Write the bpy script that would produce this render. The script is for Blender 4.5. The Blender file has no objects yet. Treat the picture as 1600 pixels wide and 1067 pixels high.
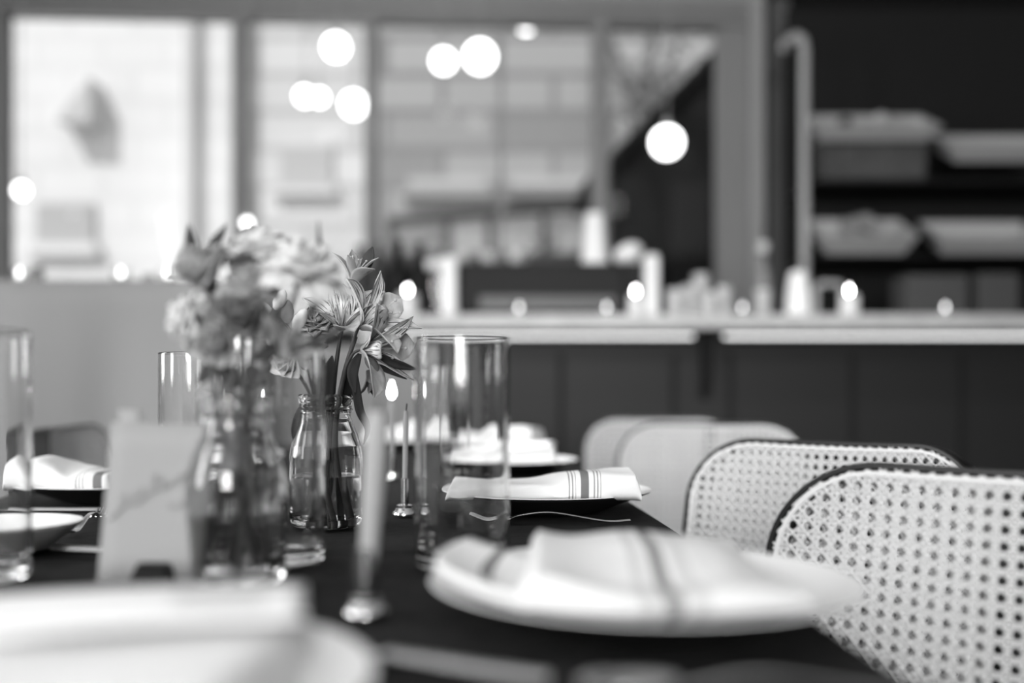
import bpy, bmesh, math, random
from mathutils import Vector, Matrix
C = bpy.context.scene.collection
sc = bpy.context.scene
PI = math.pi
rnd = random.Random(7)

# ------------------------------------------------------------------ camera, world, lights, exposure
CZ = 0.90                                   # lens height
cam = bpy.data.cameras.new('camera'); camo = bpy.data.objects.new('camera', cam); C.objects.link(camo)
camo.location = (0, 0, CZ); camo.rotation_euler = (PI/2, 0, 0)
cam.sensor_width = 36; cam.lens = 35; cam.shift_y = 0.0531
cam.clip_start = 0.05; cam.clip_end = 100
cam.dof.use_dof = True; cam.dof.focus_distance = 1.13; cam.dof.aperture_fstop = 1.4
cam.dof.aperture_blades = 0
sc.camera = camo
F, HX, HY = 1555.6, 800.0, 618.0            # focal length and principal point in pixels

def at(x, y, Y):
    return Vector(((x-HX)/F*Y, Y, CZ+(HY-y)/F*Y))

w = bpy.data.worlds.new('World'); sc.world = w; w.use_nodes = True
w.node_tree.nodes['Background'].inputs[0].default_value = (1, 1, 1, 1)
w.node_tree.nodes['Background'].inputs[1].default_value = 0.75
sc.view_settings.view_transform = 'Standard'; sc.view_settings.look = 'None'
sc.view_settings.gamma = 1; sc.view_settings.exposure = 0.0
sc.view_settings.use_curve_mapping = False
sc.cycles.sample_clamp_indirect = 6
sc.cycles.max_bounces = 12; sc.cycles.transmission_bounces = 12; sc.cycles.transparent_max_bounces = 12

def lamp(name, kind, loc, rot, power, **kw):
    l = bpy.data.lights.new(name, kind); l.energy = power
    for k, v in kw.items(): setattr(l, k, v)
    o = bpy.data.objects.new(name, l); C.objects.link(o); o.location = loc; o.rotation_euler = rot
    return o
# daylight through the two windows in the left wall, beside the camera
for yy in (-.35, 1.55):
    lamp('side_window_daylight', 'AREA', (-2.8, yy, 1.8), (math.radians(98), 0, math.radians(-90)), 50, shape='RECTANGLE', size=.6, size_y=1.7)
# soft daylight from the glazed front behind the photographer
lamp('shopfront_daylight', 'AREA', (-.4, -5.9, 2.0), (math.radians(92), 0, math.radians(-4)), 430, shape='RECTANGLE', size=2.0, size_y=2.0)
# added fill spots, no real lamps; cones limited to table's far end and bar
def spot(name, loc, target, power, size):
    o = lamp(name, 'SPOT', loc, (0, 0, 0), power, spot_size=math.radians(size), spot_blend=.6, shadow_soft_size=.05)
    o.rotation_euler = (Vector(target)-Vector(loc)).to_track_quat('-Z', 'Y').to_euler()
spot('table_fill_spot', (-.25, 1.15, 3.25), (.35, 2.75, .8), 260, 66)
for x_ in (-.3, .9, 2.1): spot('bar_fill_spot', (x_, 2.9, 3.25), (x_, 4.35, 1.2), 46, 58)
# sun on the street outside the back window
lamp('sun', 'SUN', (0, 10, 10), (math.radians(50), 0, math.radians(-25)), 2.6, angle=0.02)

# ------------------------------------------------------------------ materials
def mat(name, v, rough=0.6, metal=0.0, spec=0.5, trans=0.0, emit=0.0, ior=1.45, sheen=0.0):
    m = bpy.data.materials.new(name); m.use_nodes = True
    b = m.node_tree.nodes['Principled BSDF']
    b.inputs['Base Color'].default_value = (v, v, v, 1)
    b.inputs['Roughness'].default_value = rough; b.inputs['Metallic'].default_value = metal
    b.inputs['Specular IOR Level'].default_value = spec
    b.inputs['Transmission Weight'].default_value = trans; b.inputs['IOR'].default_value = ior
    b.inputs['Sheen Weight'].default_value = sheen
    if emit:
        b.inputs['Emission Color'].default_value = (1, 1, 1, 1); b.inputs['Emission Strength'].default_value = emit
    return m
def nt(m): return m.node_tree.nodes, m.node_tree.links, m.node_tree.nodes['Principled BSDF']
def noisy(m, lo, hi, scale, detail=4, stretch=(1,1,1), coord='Object', p0=0.3, p1=0.7):
    N, L, b = nt(m)
    tc = N.new('ShaderNodeTexCoord'); mp = N.new('ShaderNodeMapping'); mp.inputs['Scale'].default_value = stretch
    n = N.new('ShaderNodeTexNoise'); n.inputs['Scale'].default_value = scale; n.inputs['Detail'].default_value = detail
    r = N.new('ShaderNodeValToRGB'); r.color_ramp.elements[0].position = p0; r.color_ramp.elements[1].position = p1
    r.color_ramp.elements[0].color = (lo, lo, lo, 1); r.color_ramp.elements[1].color = (hi, hi, hi, 1)
    L.new(tc.outputs[coord], mp.inputs[0]); L.new(mp.outputs[0], n.inputs['Vector'])
    L.new(n.outputs['Fac'], r.inputs[0]); L.new(r.outputs[0], b.inputs['Base Color'])
    return m
def bumpy(m, scale, strength, dist=0.001, stretch=(1,1,1)):
    N, L, b = nt(m)
    tc = N.new('ShaderNodeTexCoord'); mp = N.new('ShaderNodeMapping'); mp.inputs['Scale'].default_value = stretch
    n = N.new('ShaderNodeTexNoise'); n.inputs['Scale'].default_value = scale
    bp = N.new('ShaderNodeBump'); bp.inputs['Strength'].default_value = strength; bp.inputs['Distance'].default_value = dist
    L.new(tc.outputs['Object'], mp.inputs[0]); L.new(mp.outputs[0], n.inputs['Vector'])
    L.new(n.outputs['Fac'], bp.inputs['Height']); L.new(bp.outputs[0], b.inputs['Normal'])
    return m
def uv_bands(m, base, bands, axis=0):
    """stripes woven across a cloth or petal: bands = [(start, end, value)] along one UV axis"""
    N, L, b = nt(m)
    uv = N.new('ShaderNodeUVMap'); sp = N.new('ShaderNodeSeparateXYZ'); L.new(uv.outputs[0], sp.inputs[0])
    r = N.new('ShaderNodeValToRGB'); r.color_ramp.interpolation = 'CONSTANT'
    els = r.color_ramp.elements
    els[0].position = 0; els[0].color = (base, base, base, 1); els.remove(els[1])
    for a, e, v in bands:
        x = els.new(a); x.color = (v, v, v, 1); x = els.new(e); x.color = (base, base, base, 1)
    L.new(sp.outputs[axis], r.inputs[0]); L.new(r.outputs[0], b.inputs['Base Color'])
    return m

M = {}
M['cloth_dark'] = bumpy(noisy(mat('dark_tablecloth', .02, .9, spec=.12), .013, .023, 60), 900, .5, .0006)
M['napkin'] = bumpy(uv_bands(mat('striped_napkin', .76, .9, spec=.1), .76,
    [(.515,.522,.25),(.533,.540,.25),(.551,.558,.25),(.585,.632,.16),(.660,.667,.25),(.678,.685,.25),(.696,.703,.25)]), 700, .3, .0005)
M['napkin_plain'] = bumpy(mat('white_napkin', .76, .9, spec=.1), 700, .3, .0005)
M['napkin_left'] = bumpy(uv_bands(mat('banded_napkin', .76, .9, spec=.1), .76, [(.655,.668,.3),(.690,.703,.3),(.725,.738,.3),(.825,.915,.18)]), 700, .3, .0005)
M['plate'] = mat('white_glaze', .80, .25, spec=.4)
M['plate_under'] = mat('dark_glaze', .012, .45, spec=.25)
M['steel'] = mat('cutlery_steel', .45, .22, metal=1)
M['brass'] = mat('polished_brass', .72, .16, metal=1)
M['wax'] = mat('white_wax', .72, .5)
M['wax_grey'] = mat('tinted_wax', .30, .55)
M['wick'] = mat('burnt_wick', .02, .9)
M['flame'] = mat('candle_flame', 1, .5, emit=45)
M['glass'] = mat('clear_glass', 1, .0, trans=1, ior=1.48)
M['water'] = mat('clear_water', 1, .0, trans=1, ior=1.33)
M['card'] = mat('grey_card', .29, .8, spec=.2)
M['paper'] = mat('white_paper', .85, .8, spec=.2)
M['ink'] = mat('grey_ink', .26, .7)
M['black'] = mat('black_lacquer', .006, .5, spec=.2)
M['black_matte'] = mat('black_matte', .012, .7, spec=.2)
M['frame_wood'] = mat('black_stained_wood', .008, .35, spec=.35)
M['cane'] = bumpy(mat('pale_cane', .56, .5, spec=.35), 500, .3, .0005)
M['chair_leg'] = M['frame_wood']
M['petal_pale'] = noisy(mat('pale_petals', .6, .7, spec=.2, sheen=.2), .50, .72, 40)
M['petal_mid'] = noisy(mat('mid_petals', .35, .7, spec=.2, sheen=.2), .24, .40, 40)
M['petal_dark'] = noisy(mat('deep_petals', .16, .7, spec=.2), .12, .22, 40)
M['leaf'] = noisy(mat('dark_leaf', .03, .6, spec=.25), .016, .045, 60, stretch=(1,1,.2))
M['stem'] = noisy(mat('green_stem', .06, .5), .04, .08, 50)
M['bud'] = noisy(mat('pale_bud', .4, .6), .3, .55, 60)
def striped_petal():
    m = mat('striped_petal', .45, .6, spec=.25, sheen=.15); N, L, b = nt(m)
    uv = N.new('ShaderNodeUVMap'); mp = N.new('ShaderNodeMapping'); mp.inputs['Scale'].default_value = (10, 1.3, 1)
    mp.inputs['Rotation'].default_value = (0, 0, 0)
    n = N.new('ShaderNodeTexNoise'); n.inputs['Scale'].default_value = 1.5; n.inputs['Detail'].default_value = 2
    L.new(uv.outputs[0], mp.inputs[0]); L.new(mp.outputs[0], n.inputs['Vector'])
    r = N.new('ShaderNodeValToRGB'); r.color_ramp.elements[0].position = .43; r.color_ramp.elements[1].position = .48
    L.new(n.outputs['Fac'], r.inputs[0])
    sp = N.new('ShaderNodeSeparateXYZ'); L.new(uv.outputs[0], sp.inputs[0])
    r2 = N.new('ShaderNodeValToRGB'); r2.color_ramp.elements[0].position = 0.0; r2.color_ramp.elements[0].color = (.50,.50,.50,1)
    r2.color_ramp.elements[1].position = .95; r2.color_ramp.elements[1].color = (.42,.42,.42,1)
    e = r2.color_ramp.elements.new(.5); e.color = (.78,.78,.78,1)
    L.new(sp.outputs[1], r2.inputs[0])
    mx = N.new('ShaderNodeMix'); mx.data_type = 'RGBA'; mx.inputs['A'].default_value = (.05,.05,.05,1)
    L.new(r.outputs[0], mx.inputs['Factor']); L.new(r2.outputs[0], mx.inputs['B']); L.new(mx.outputs['Result'], b.inputs['Base Color'])
    return m
M['petal_striped'] = striped_petal()
M['window_paint'] = mat('grey_window_paint', .24, .5)
M['wall_dark'] = noisy(mat('dark_wall_paint', .01, .7, spec=.2), .004, .006, 3)
M['wall_back'] = mat('grey_wall_paint', .5, .7)
M['bar_front'] = mat('charcoal_panel', .013, .5, spec=.3)
M['bar_top'] = noisy(mat('pale_stone_top', .42, .45), .36, .46, 12)
M['led'] = mat('led_strip', 1, .5, emit=1.7)
M['drape'] = mat('grey_drape', .22, .85, spec=.2, sheen=.2)
M['ceiling'] = mat('ceiling_paint', .85, .9, spec=.1)
M['floor'] = noisy(mat('floor_boards', .08, .5), .05, .1, 6, stretch=(1, 12, 1))
M['globe'] = mat('opal_globe', .9, .4, emit=6.0)
M['cord'] = mat('lamp_cord', .35, .6)
M['white_enamel'] = mat('white_enamel', .78, .3)
M['steel_black'] = mat('black_steel', .008, .5, spec=.2)
M['rack_steel'] = mat('grey_rack_steel', .38, .4)
M['tray'] = mat('pale_tray', .36, .6)
M['wicker'] = noisy(mat('dark_wicker', .08, .8), .03, .10, 30, stretch=(6,1,1))
M['crockery'] = mat('pale_crockery', .5, .3)
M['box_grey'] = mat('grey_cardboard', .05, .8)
M['jar_dark'] = mat('dark_jar', .03, .4, spec=.3)
def stone(name, lo, hi, mortar, scale, bw=.5, rh=.25):
    m = mat(name, hi, .9, spec=.1); N, L, b = nt(m)
    tc = N.new('ShaderNodeTexCoord'); mp = N.new('ShaderNodeMapping'); mp.inputs['Rotation'].default_value = (PI/2, 0, 0)
    br = N.new('ShaderNodeTexBrick'); br.inputs['Scale'].default_value = scale
    br.inputs['Color1'].default_value = (lo,lo,lo,1); br.inputs['Color2'].default_value = (hi,hi,hi,1); br.inputs['Mortar'].default_value = (mortar,)*3+(1,)
    br.inputs['Brick Width'].default_value = bw; br.inputs['Row Height'].default_value = rh; br.inputs['Mortar Size'].default_value = .03
    L.new(tc.outputs['Object'], mp.inputs[0]); L.new(mp.outputs[0], br.inputs['Vector']); L.new(br.outputs[0], b.inputs['Base Color'])
    return m
M['facade_white'] = stone('white_facade', .80, .84, .76, .8)
M['facade_pale'] = stone('pale_stone_facade', .62, .74, .52, .8, .8, .3)
M['facade_grey'] = stone('grey_stone_facade', .26, .52, .26, .8, .9, .3)
M['dark_shed'] = noisy(mat('dark_cladding', .012, .9, spec=.1), .006, .018, 3)
M['pavement'] = noisy(mat('pavement', .4, .9), .35, .5, 4)
M['hedge'] = noisy(mat('hedge_leaf', .2, .7), .06, .4, 9)
M['bark'] = mat('bark', .16, .9)
M['tree_leaf'] = noisy(mat('pale_tree_leaf', .5, .7), .3, .6, 3)
M['street_dark'] = mat('dark_street_metal', .03, .5)
def thin_glass():
    m = bpy.data.materials.new('window_glass'); m.use_nodes = True; N = m.node_tree.nodes; L = m.node_tree.links
    for n in list(N): N.remove(n)
    o = N.new('ShaderNodeOutputMaterial'); t = N.new('ShaderNodeBsdfTransparent'); g = N.new('ShaderNodeBsdfGlossy')
    g.inputs['Roughness'].default_value = .02; t.inputs[0].default_value = (.97,.97,.97,1)
    f = N.new('ShaderNodeFresnel'); f.inputs[0].default_value = 1.2; mx = N.new('ShaderNodeMixShader')
    L.new(f.outputs[0], mx.inputs[0]); L.new(t.outputs[0], mx.inputs[1]); L.new(g.outputs[0], mx.inputs[2]); L.new(mx.outputs[0], o.inputs[0])
    return m
M['pane'] = thin_glass()

# ------------------------------------------------------------------ mesh builder
class MB:
    def __init__(s): s.v = []; s.f = []; s.uv = {}; s.mi = []
    def add(s, verts, faces, uvs=None, mi=0, T=None):
        k = len(s.v)
        for i, p in enumerate(verts):
            p = Vector(p)
            s.v.append(tuple(T @ p if T else p))
            if uvs: s.uv[k+i] = uvs[i]
        for f in faces: s.f.append(tuple(k+i for i in f)); s.mi.append(mi)
        return s
    def box(s, x0, x1, y0, y1, z0, z1, mi=0, T=None):
        v = [(x,y,z) for z in (z0,z1) for y in (y0,y1) for x in (x0,x1)]
        return s.add(v, [(0,2,3,1),(4,5,7,6),(0,1,5,4),(2,6,7,3),(0,4,6,2),(1,3,7,5)], mi=mi, T=T)
    def grid(s, fn, nu, nv, closed_u=False, closed_v=False, mi=0, T=None, uvfn=None):
        vs, us = [], []
        for j in range(nv if closed_v else nv+1):
            for i in range(nu if closed_u else nu+1):
                vs.append(fn(i/nu, j/nv)); us.append(uvfn(i/nu, j/nv) if uvfn else (i/nu, j/nv))
        W = nu if closed_u else nu+1; H = nv if closed_v else nv+1
        fs = []
        for j in range(nv):
            for i in range(nu):
                fs.append((j*W+i, j*W+(i+1)%W, ((j+1)%H)*W+(i+1)%W, ((j+1)%H)*W+i))
        return s.add(vs, fs, us, mi, T)
    def lathe(s, prof, n=40, mi=None, T=None, closed=False):
        """prof: list of (r, z[, mi])"""
        vs, fs, mis = [], [], []
        q = []                                  # rings close to the corners keep long walls straight
        for k, p in enumerate(prof):
            q.append(p)
            if k+1 < len(prof):
                e = prof[k+1]; L_ = math.hypot(e[0]-p[0], e[1]-p[1])
                if L_ > .007:
                    for f in (.0012/L_, 1-.0012/L_): q.append((p[0]+(e[0]-p[0])*f, p[1]+(e[1]-p[1])*f)+tuple(p[2:]))
        prof = q
        for k, p in enumerate(prof):
            for i in range(n):
                a = 2*PI*i/n; vs.append((p[0]*math.cos(a), p[0]*math.sin(a), p[1]))
        K = len(prof)
        k0 = len(s.v)
        for k in range(K if closed else K-1):
            k2 = (k+1) % K
            for i in range(n):
                fs.append((k*n+i, k*n+(i+1)%n, k2*n+(i+1)%n, k2*n+i)); mis.append(prof[k][2] if len(prof[k]) > 2 else 0)
        base = len(s.f); s.add(vs, fs, T=T)
        s.mi[base:] = mis
        return s
    def tube(s, pts, rad, n=8, mi=0, T=None, cap=True, flat=1.0, up=None):
        pts = [Vector(p) for p in pts]; K = len(pts)
        rads = rad if isinstance(rad, (list, tuple)) else [rad]*K
        vs, fs = [], []
        ref = Vector(up) if up else None
        for k in range(K):
            t = (pts[min(k+1,K-1)]-pts[max(k-1,0)]).normalized()
            if ref is None: ref = Vector((0,0,1)) if abs(t.z) < .9 else Vector((1,0,0))
            b = t.cross(ref).normalized(); nn = b.cross(t).normalized()
            if not up: ref = nn
            for i in range(n):
                a = 2*PI*i/n
                vs.append(pts[k]+b*math.cos(a)*rads[k]+nn*math.sin(a)*rads[k]*flat)
        for k in range(K-1):
            for i in range(n): fs.append((k*n+i, k*n+(i+1)%n, (k+1)*n+(i+1)%n, (k+1)*n+i))
        if cap: fs += [tuple(reversed(range(n))), tuple(range((K-1)*n, K*n))]
        return s.add(vs, fs, mi=mi, T=T)
    def ball(s, c, r, n=12, sq=(1,1,1), mi=0, T=None):
        c = Vector(c)
        return s.grid(lambda u, v: c+Vector((r*sq[0]*math.sin(PI*v)*math.cos(2*PI*u), r*sq[1]*math.sin(PI*v)*math.sin(2*PI*u), -r*sq[2]*math.cos(PI*v))), n, n//2+2, closed_u=True, mi=mi, T=T)
    def build(s, name, mats, parent=None, smooth=True, bevel=0, sub=0, solid=0, loc=None, merge=True):
        me = bpy.data.meshes.new(name); me.from_pydata([tuple(p) for p in s.v], [], s.f)
        mats = mats if isinstance(mats, (list, tuple)) else [mats]
        for m in mats: me.materials.append(m if not isinstance(m, str) else M[m])
        me.polygons.foreach_set('material_index', s.mi)
        if s.uv:
            ul = me.uv_layers.new(name='UVMap')
            for l in me.loops:
                ul.data[l.index].uv = s.uv.get(l.vertex_index, (0,0))
        me.polygons.foreach_set('use_smooth', [smooth]*len(me.polygons))
        if merge:
            bm = bmesh.new(); bm.from_mesh(me); bmesh.ops.remove_doubles(bm, verts=bm.verts, dist=1e-6)
            bmesh.ops.recalc_face_normals(bm, faces=bm.faces); bm.to_mesh(me); bm.free()
        if smooth: me.set_sharp_from_angle(angle=math.radians(50))
        me.update()
        o = bpy.data.objects.new(name, me); C.objects.link(o)
        if parent: o.parent = parent
        if loc: o.location = loc
        if solid:
            m = o.modifiers.new('solid', 'SOLIDIFY'); m.thickness = solid; m.offset = 0
        if bevel:
            m = o.modifiers.new('bevel', 'BEVEL'); m.width = bevel; m.segments = 3; m.limit_method = 'ANGLE'; m.harden_normals = False
        if sub:
            m = o.modifiers.new('sub', 'SUBSURF'); m.levels = sub; m.render_levels = sub
        return o
def tag(o, label, cat, group=None, kind=None):
    o['label'] = label; o['category'] = cat
    if group: o['group'] = group
    if kind: o['kind'] = kind
    return o
def thing(name, label, cat, loc=(0,0,0), rz=0, group=None):
    o = bpy.data.objects.new(name, None); C.objects.link(o); o.empty_display_size = .05
    o.location = loc; o.rotation_euler = (0, 0, rz)
    return tag(o, label, cat, group)
def struct(o, label=None, cat=None):
    o['kind'] = 'structure'
    if label: o['label'] = label
    o['category'] = cat or 'structure'
    return o
def copy_tree(o, parent=None):
    c = o.copy(); C.objects.link(c); c.parent = parent
    for ch in list(o.children): copy_tree(ch, c)
    return c
def rotz(a): return Matrix.Rotation(a, 4, 'Z')
def T_(x, y, z): return Matrix.Translation((x, y, z))
def dress(o, label, loc, rz=None):
    o.location = loc; o['label'] = label
    if rz is not None: o.rotation_euler = (0, 0, rz)
    return o

# ------------------------------------------------------------------ room shell
WA = math.atan(.055); WT = T_(-2.9, 5.6, 0) @ rotz(WA)       # back window wall: local x runs along the wall
def wx(px):                                                    # wall coordinate of the ray through pixel column px
    # -2.9 + s cos = k (5.6 + s sin)
    k = (px-HX)/F
    return (k*5.6+2.9)/(math.cos(WA)-k*math.sin(WA))
struct(MB().box(-3.0, 4.2, -6.2, 6.4, -.06, 0).build('floor', 'floor', smooth=False), 'dark boarded restaurant floor under the long table', 'floor')
struct(MB().box(-3.0, 4.2, -6.2, 6.4, 3.35, 3.45).build('ceiling', 'ceiling', smooth=False), 'plain grey ceiling above the dining room', 'ceiling')
b = MB()
b.box(-3.15, -2.95, -6.2, -.75, 0, 3.35).box(-3.15, -2.95, 1.95, 5.65, 0, 3.35).box(-3.15, -2.95, .05, 1.15, 0, 3.35)
for a, e in ((-.75, .05), (1.15, 1.95)): b.box(-3.15, -2.95, a, e, 0, .9).box(-3.15, -2.95, a, e, 2.7, 3.35)
struct(b.build('wall_left', 'wall_back', smooth=False), 'left wall of the room with two tall window openings', 'wall')
struct(MB().box(4.2, 4.3, -6.2, 6.4, 0, 3.35).build('wall_right', 'wall_dark', smooth=False), 'dark wall closing the right side of the room', 'wall')
b = MB()
b.box(-3.1, -2.95, -6.3, -6.2, 0, 3.35).box(2.2, 4.3, -6.3, -6.2, 0, 3.35).box(-2.95, 2.2, -6.3, -6.2, 0, .8).box(-2.95, 2.2, -6.3, -6.2, 3.2, 3.35)
struct(b.build('wall_front', 'wall_dark', smooth=False), 'front wall behind the photographer with a shop window opening', 'wall')
s_l, s_r = wx(9), wx(1166)
b = MB()
b.box(-.2, s_l-.10, 0, .15, 0, 3.4, T=WT)
b.box(s_l-.10, s_r+.16, 0, .15, 3.13, 3.4, T=WT)
b.box(s_l-.10, s_r+.16, 0, .15, 0, 1.02, T=WT)
b.box(wx(1187), wx(1187)+.02, 0, .15, 0, 3.4, T=WT)
struct(b.build('wall_back', 'wall_back', smooth=False), 'grey wall around the big back window', 'wall')
b = MB(); b.box(wx(1187)+.02, 7.2, -.02, .13, 0, 3.4, T=WT)
struct(b.build('wall_shelves', 'wall_dark', smooth=False), 'nearly black wall behind the tray shelves', 'wall')
# the window: frame, three posts, right jamb, panes
fr = MB()
ZT, ZB = 3.055, 1.08
fr.box(s_l-.12, s_r+.02, -.05, .10, ZT, ZT+.13, T=WT)
fr.box(s_l-.12, s_r+.02, -.09, -.05, ZT+.06, ZT+.16, T=WT)
fr.box(s_l-.12, s_r+.02, -.08, .10, ZB-.08, ZB, T=WT)
fr.box(s_l-.12, s_l, -.05, .10, ZB, ZT, T=WT)
win = struct(fr.build('window_1', 'window_paint', smooth=False, bevel=.006), 'wide grey-painted back window looking onto the street', 'window')
for a, e in ((366, 385), (570, 590), (925, 950)):
    m = MB(); m.box(wx(a), wx(e), -.045, .09, ZB, ZT, T=WT); m.box(wx(a)+.02, wx(e)-.02, -.065, -.045, ZB, ZT, T=WT)
    m.build('mullion', 'window_paint', win, smooth=False, bevel=.005)
m = MB(); m.box(wx(1122), wx(1166), -.02, .10, ZB, ZT, T=WT); m.build('jamb', 'window_paint', win, smooth=False, bevel=.006)
m = MB(); m.box(wx(1166), wx(1187), -.10, .12, 0, 3.35, T=WT); m.build('post', mat('pale_post_paint', .34, .5), win, smooth=False, bevel=.006)
m = MB(); m.box(wx(783)-.012, wx(783)+.012, 0, .06, ZB, ZT, T=WT); m.build('glazing_bar', 'window_paint', win, smooth=False)
for a, e in ((9, 366), (385, 570), (590, 925), (950, 1122)):
    MB().box(wx(a)-.01, wx(e)+.01, .035, .043, ZB, ZT, T=WT).build('pane', 'pane', win, smooth=False)
m = MB(); m.box(wx(1198), wx(1226), -.09, -.03, 0, 3.2, T=WT)
struct(m.build('trim_1', mat('dark_trim_paint', .10, .5), smooth=False, bevel=.008), 'dark upright trim board beside the window post', 'trim')

# ------------------------------------------------------------------ street outside
struct(MB().box(-14, 14, 6.1, 24, -.1, -.02).build('ground', 'pavement', smooth=False), 'pale pavement of the street outside the window', 'ground')
def facade(name, label, x0, x1, Y, h, m, wins=(), posts=()):
    t = thing(name, label, 'building', ((x0+x1)/2, Y, 0))
    c = (x0+x1)/2
    MB().box(x0-c, x1-c, 0, 3, 0, h).build('wall', m, t, smooth=False)
    for (a, e, z0, z1) in wins:
        f = MB().box(a-c, e-c, -.06, 0, z0, z1).build('window', mat('street_window', .5, .3), t, smooth=False)
        MB().box(a-c-.06, e-c+.06, -.14, -.001, z0-.1, z0).build('sill', m, f, smooth=False)
    for (a, e, z0, z1, mm) in posts:
        MB().box(a-c, e-c, -.16, -.001, z0, z1).build('pilaster', mm, t, smooth=False)
    return t
YF = 10.0
X = lambda px, Y=YF: (px-HX)/F*Y
facade('white_building', 'bright white painted building seen through the leftmost pane', X(-300), X(378), YF-.4, 8, 'facade_white',
       [(X(60, 9.6), X(150, 9.6), 2.35, 2.75), ], [(X(295, 9.6), X(311, 9.6), .0, 5.5, mat('downpipe_paint', .6, .6))])
a0, a1, a2 = at(163, 138, 9.6), at(163, 205, 9.6), at(112, 203, 9.6)
wb = bpy.data.objects['white_building']
b = MB(); o3 = wb.location
b.add([tuple(Vector((p.x, p.y+dy, p.z))-o3) for dy in (-.35, -.005) for p in (a0, a1, a2)], [(0,1,2),(5,4,3),(0,3,4,1),(1,4,5,2),(2,5,3,0)])
b.build('gable_side', mat('grey_render', .6, .9), wb, smooth=False)
facade('pale_building', 'pale stone building seen through the second window pane', X(379), X(580), YF, 8, 'facade_pale',
       [(X(440), X(520), 3.0, 3.4)])
facade('stone_building', 'grey coursed stone building filling the widest window pane', X(581), X(1500), YF, 8, 'facade_grey', [(X(640), X(760), 2.98, 3.08), (X(800), X(915), 2.98, 3.08)])
# dark gabled shed in front of the stone building
t = thing('shed', 'dark clad outbuilding whose roof rakes across the rightmost pane', 'building', (0, 0, 0))
ys = 8.0
def P(px, py, Y): return at(px, py, Y)
pts = [P(930, 288, ys), P(1190, 20, ys), P(1420, 20, ys), P(1420, 850, ys), P(930, 850, ys)]
b = MB(); vs = [tuple(p) for p in pts]+[(p.x, p.y+1.0, p.z) for p in pts]
b.add(vs, [(4,3,2,1,0),(5,6,7,8,9)]+[(i, (i+1)%5, (i+1)%5+5, i+5) for i in range(5)])
b.build('wall', 'dark_shed', t, smooth=False)
d = (pts[1]-pts[0])
b = MB(); nrm = Vector((-d.z, 0, d.x)).normalized()*.07
q = [pts[0]-d*.05, pts[1], pts[1]+nrm, pts[0]-d*.05+nrm]
vs = [(p.x, p.y-.12, p.z) for p in q]+[(p.x, p.y+1.1, p.z) for p in q]
b.add(vs, [(3,2,1,0),(4,5,6,7)]+[(i, (i+1)%4, (i+1)%4+4, i+4) for i in range(4)])
b.build('roof', 'dark_shed', t, smooth=False)
MB().box(P(1045,300,ys).x, P(1110,300,ys).x, ys-.05, ys-.001, .2, 2.6).build('door', 'black_matte', t, smooth=False)
# tree left of the shed
t = thing('street_tree', 'pale leafy street tree above the dark outbuilding roof', 'tree', (X(980, 9.55), 9.55, 0))
b = MB(); ox = X(980, 9.55)
def tp(px, py): p = P(px, py, 9.55); return (p.x-ox, 0, p.z)
b.tube([(0,0,0), tp(985, 400), tp(1000, 200), tp(1010, 120)], [.16,.13,.1,.07], 8)
b.build('trunk', 'bark', t)
b = MB()
for pl in ([tp(1000,200), tp(1040,120), tp(1062,60)], [tp(1003,170), tp(972,110), tp(950,50)], [tp(1010,130), tp(1020,70), tp(1012,20)]):
    b.tube([Vector(p)+Vector((0, rnd.uniform(-.1,.1), 0)) for p in pl], [.06,.045,.02], 6)
b.build('branch', 'bark', t)
def leaves(c, n, size, spread, mb, r):
    for _ in range(n):
        p = Vector((r.gauss(0,1)*spread[0], r.gauss(0,1)*spread[1], r.gauss(0,1)*spread[2]))+Vector(c)
        R = Matrix.Rotation(r.uniform(0,6.3),4,'Z') @ Matrix.Rotation(r.uniform(-1.2,1.2),4,'X'); s = size*r.uniform(.6,1.3)
        mb.add([(-s*.4,0,0),(0,-s,0),(s*.4,0,0),(0,s,.2*s)], [(0,1,2,3)], T=T_(*p) @ R)
b = MB()
for px, py in ((965,60),(1030,55),(1085,80),(975,200),(1060,130),(965,140)): leaves(tp(px,py), 34, .07, (.14,.13,.18), b, rnd)
o = b.build('foliage', 'tree_leaf', t, smooth=False, merge=False)
# planter hedge with rail and the low fence
t = thing('fence', 'low dark fence with a top rail outside under the wide pane', 'fence', (0, 8.6, 0))
b = MB(); b.box(X(560,8.6), X(945,8.6), -.03, .03, 0, P(0,395,8.6).z); b.build('board_panel', 'street_dark', t, smooth=False)
b = MB(); q0, q1 = P(610,345,8.6), P(940,318,8.6)
b.tube([(q0.x,0,q0.z),(q1.x,0,q1.z)], .045, 8); b.build('top_rail', 'street_dark', t)
for px in (612, 700, 765, 850, 938):
    k = (px-610)/330; MB().box(X(px,8.6)-.035, X(px,8.6)+.035, -.035, .035, 0, q0.z+(q1.z-q0.z)*k).build('post', 'street_dark', t, smooth=False)
def shrub(name, label, px0, px1, ytop, Y, n, mt):
    x0, x1 = X(px0,Y), X(px1,Y); zt = P(0,ytop,Y).z
    t = thing(name, label, 'shrub', ((x0+x1)/2, Y, 0), group='shrubs behind the street fence')
    b = MB(); leaves((0,0,zt*.72), n, .07, ((x1-x0)/3.4,.15,zt*.13), b, rnd); b.build('foliage', mt, t, smooth=False, merge=False)
    b = MB()
    for k in range(5): b.tube([(rnd.uniform(-.05,.05),0,0),(rnd.uniform(-.3,.3)*(x1-x0),0,zt*.75)], [.015,.006], 5)
    b.build('stem', 'bark', t)
shrub('shrub', 'small pale shrub at the left end of the street fence', 645, 700, 345, 9.3, 260, 'tree_leaf')
shrub('shrub', 'broad leafy shrub behind the right half of the street fence', 790, 890, 340, 9.3, 420, 'tree_leaf')

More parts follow.
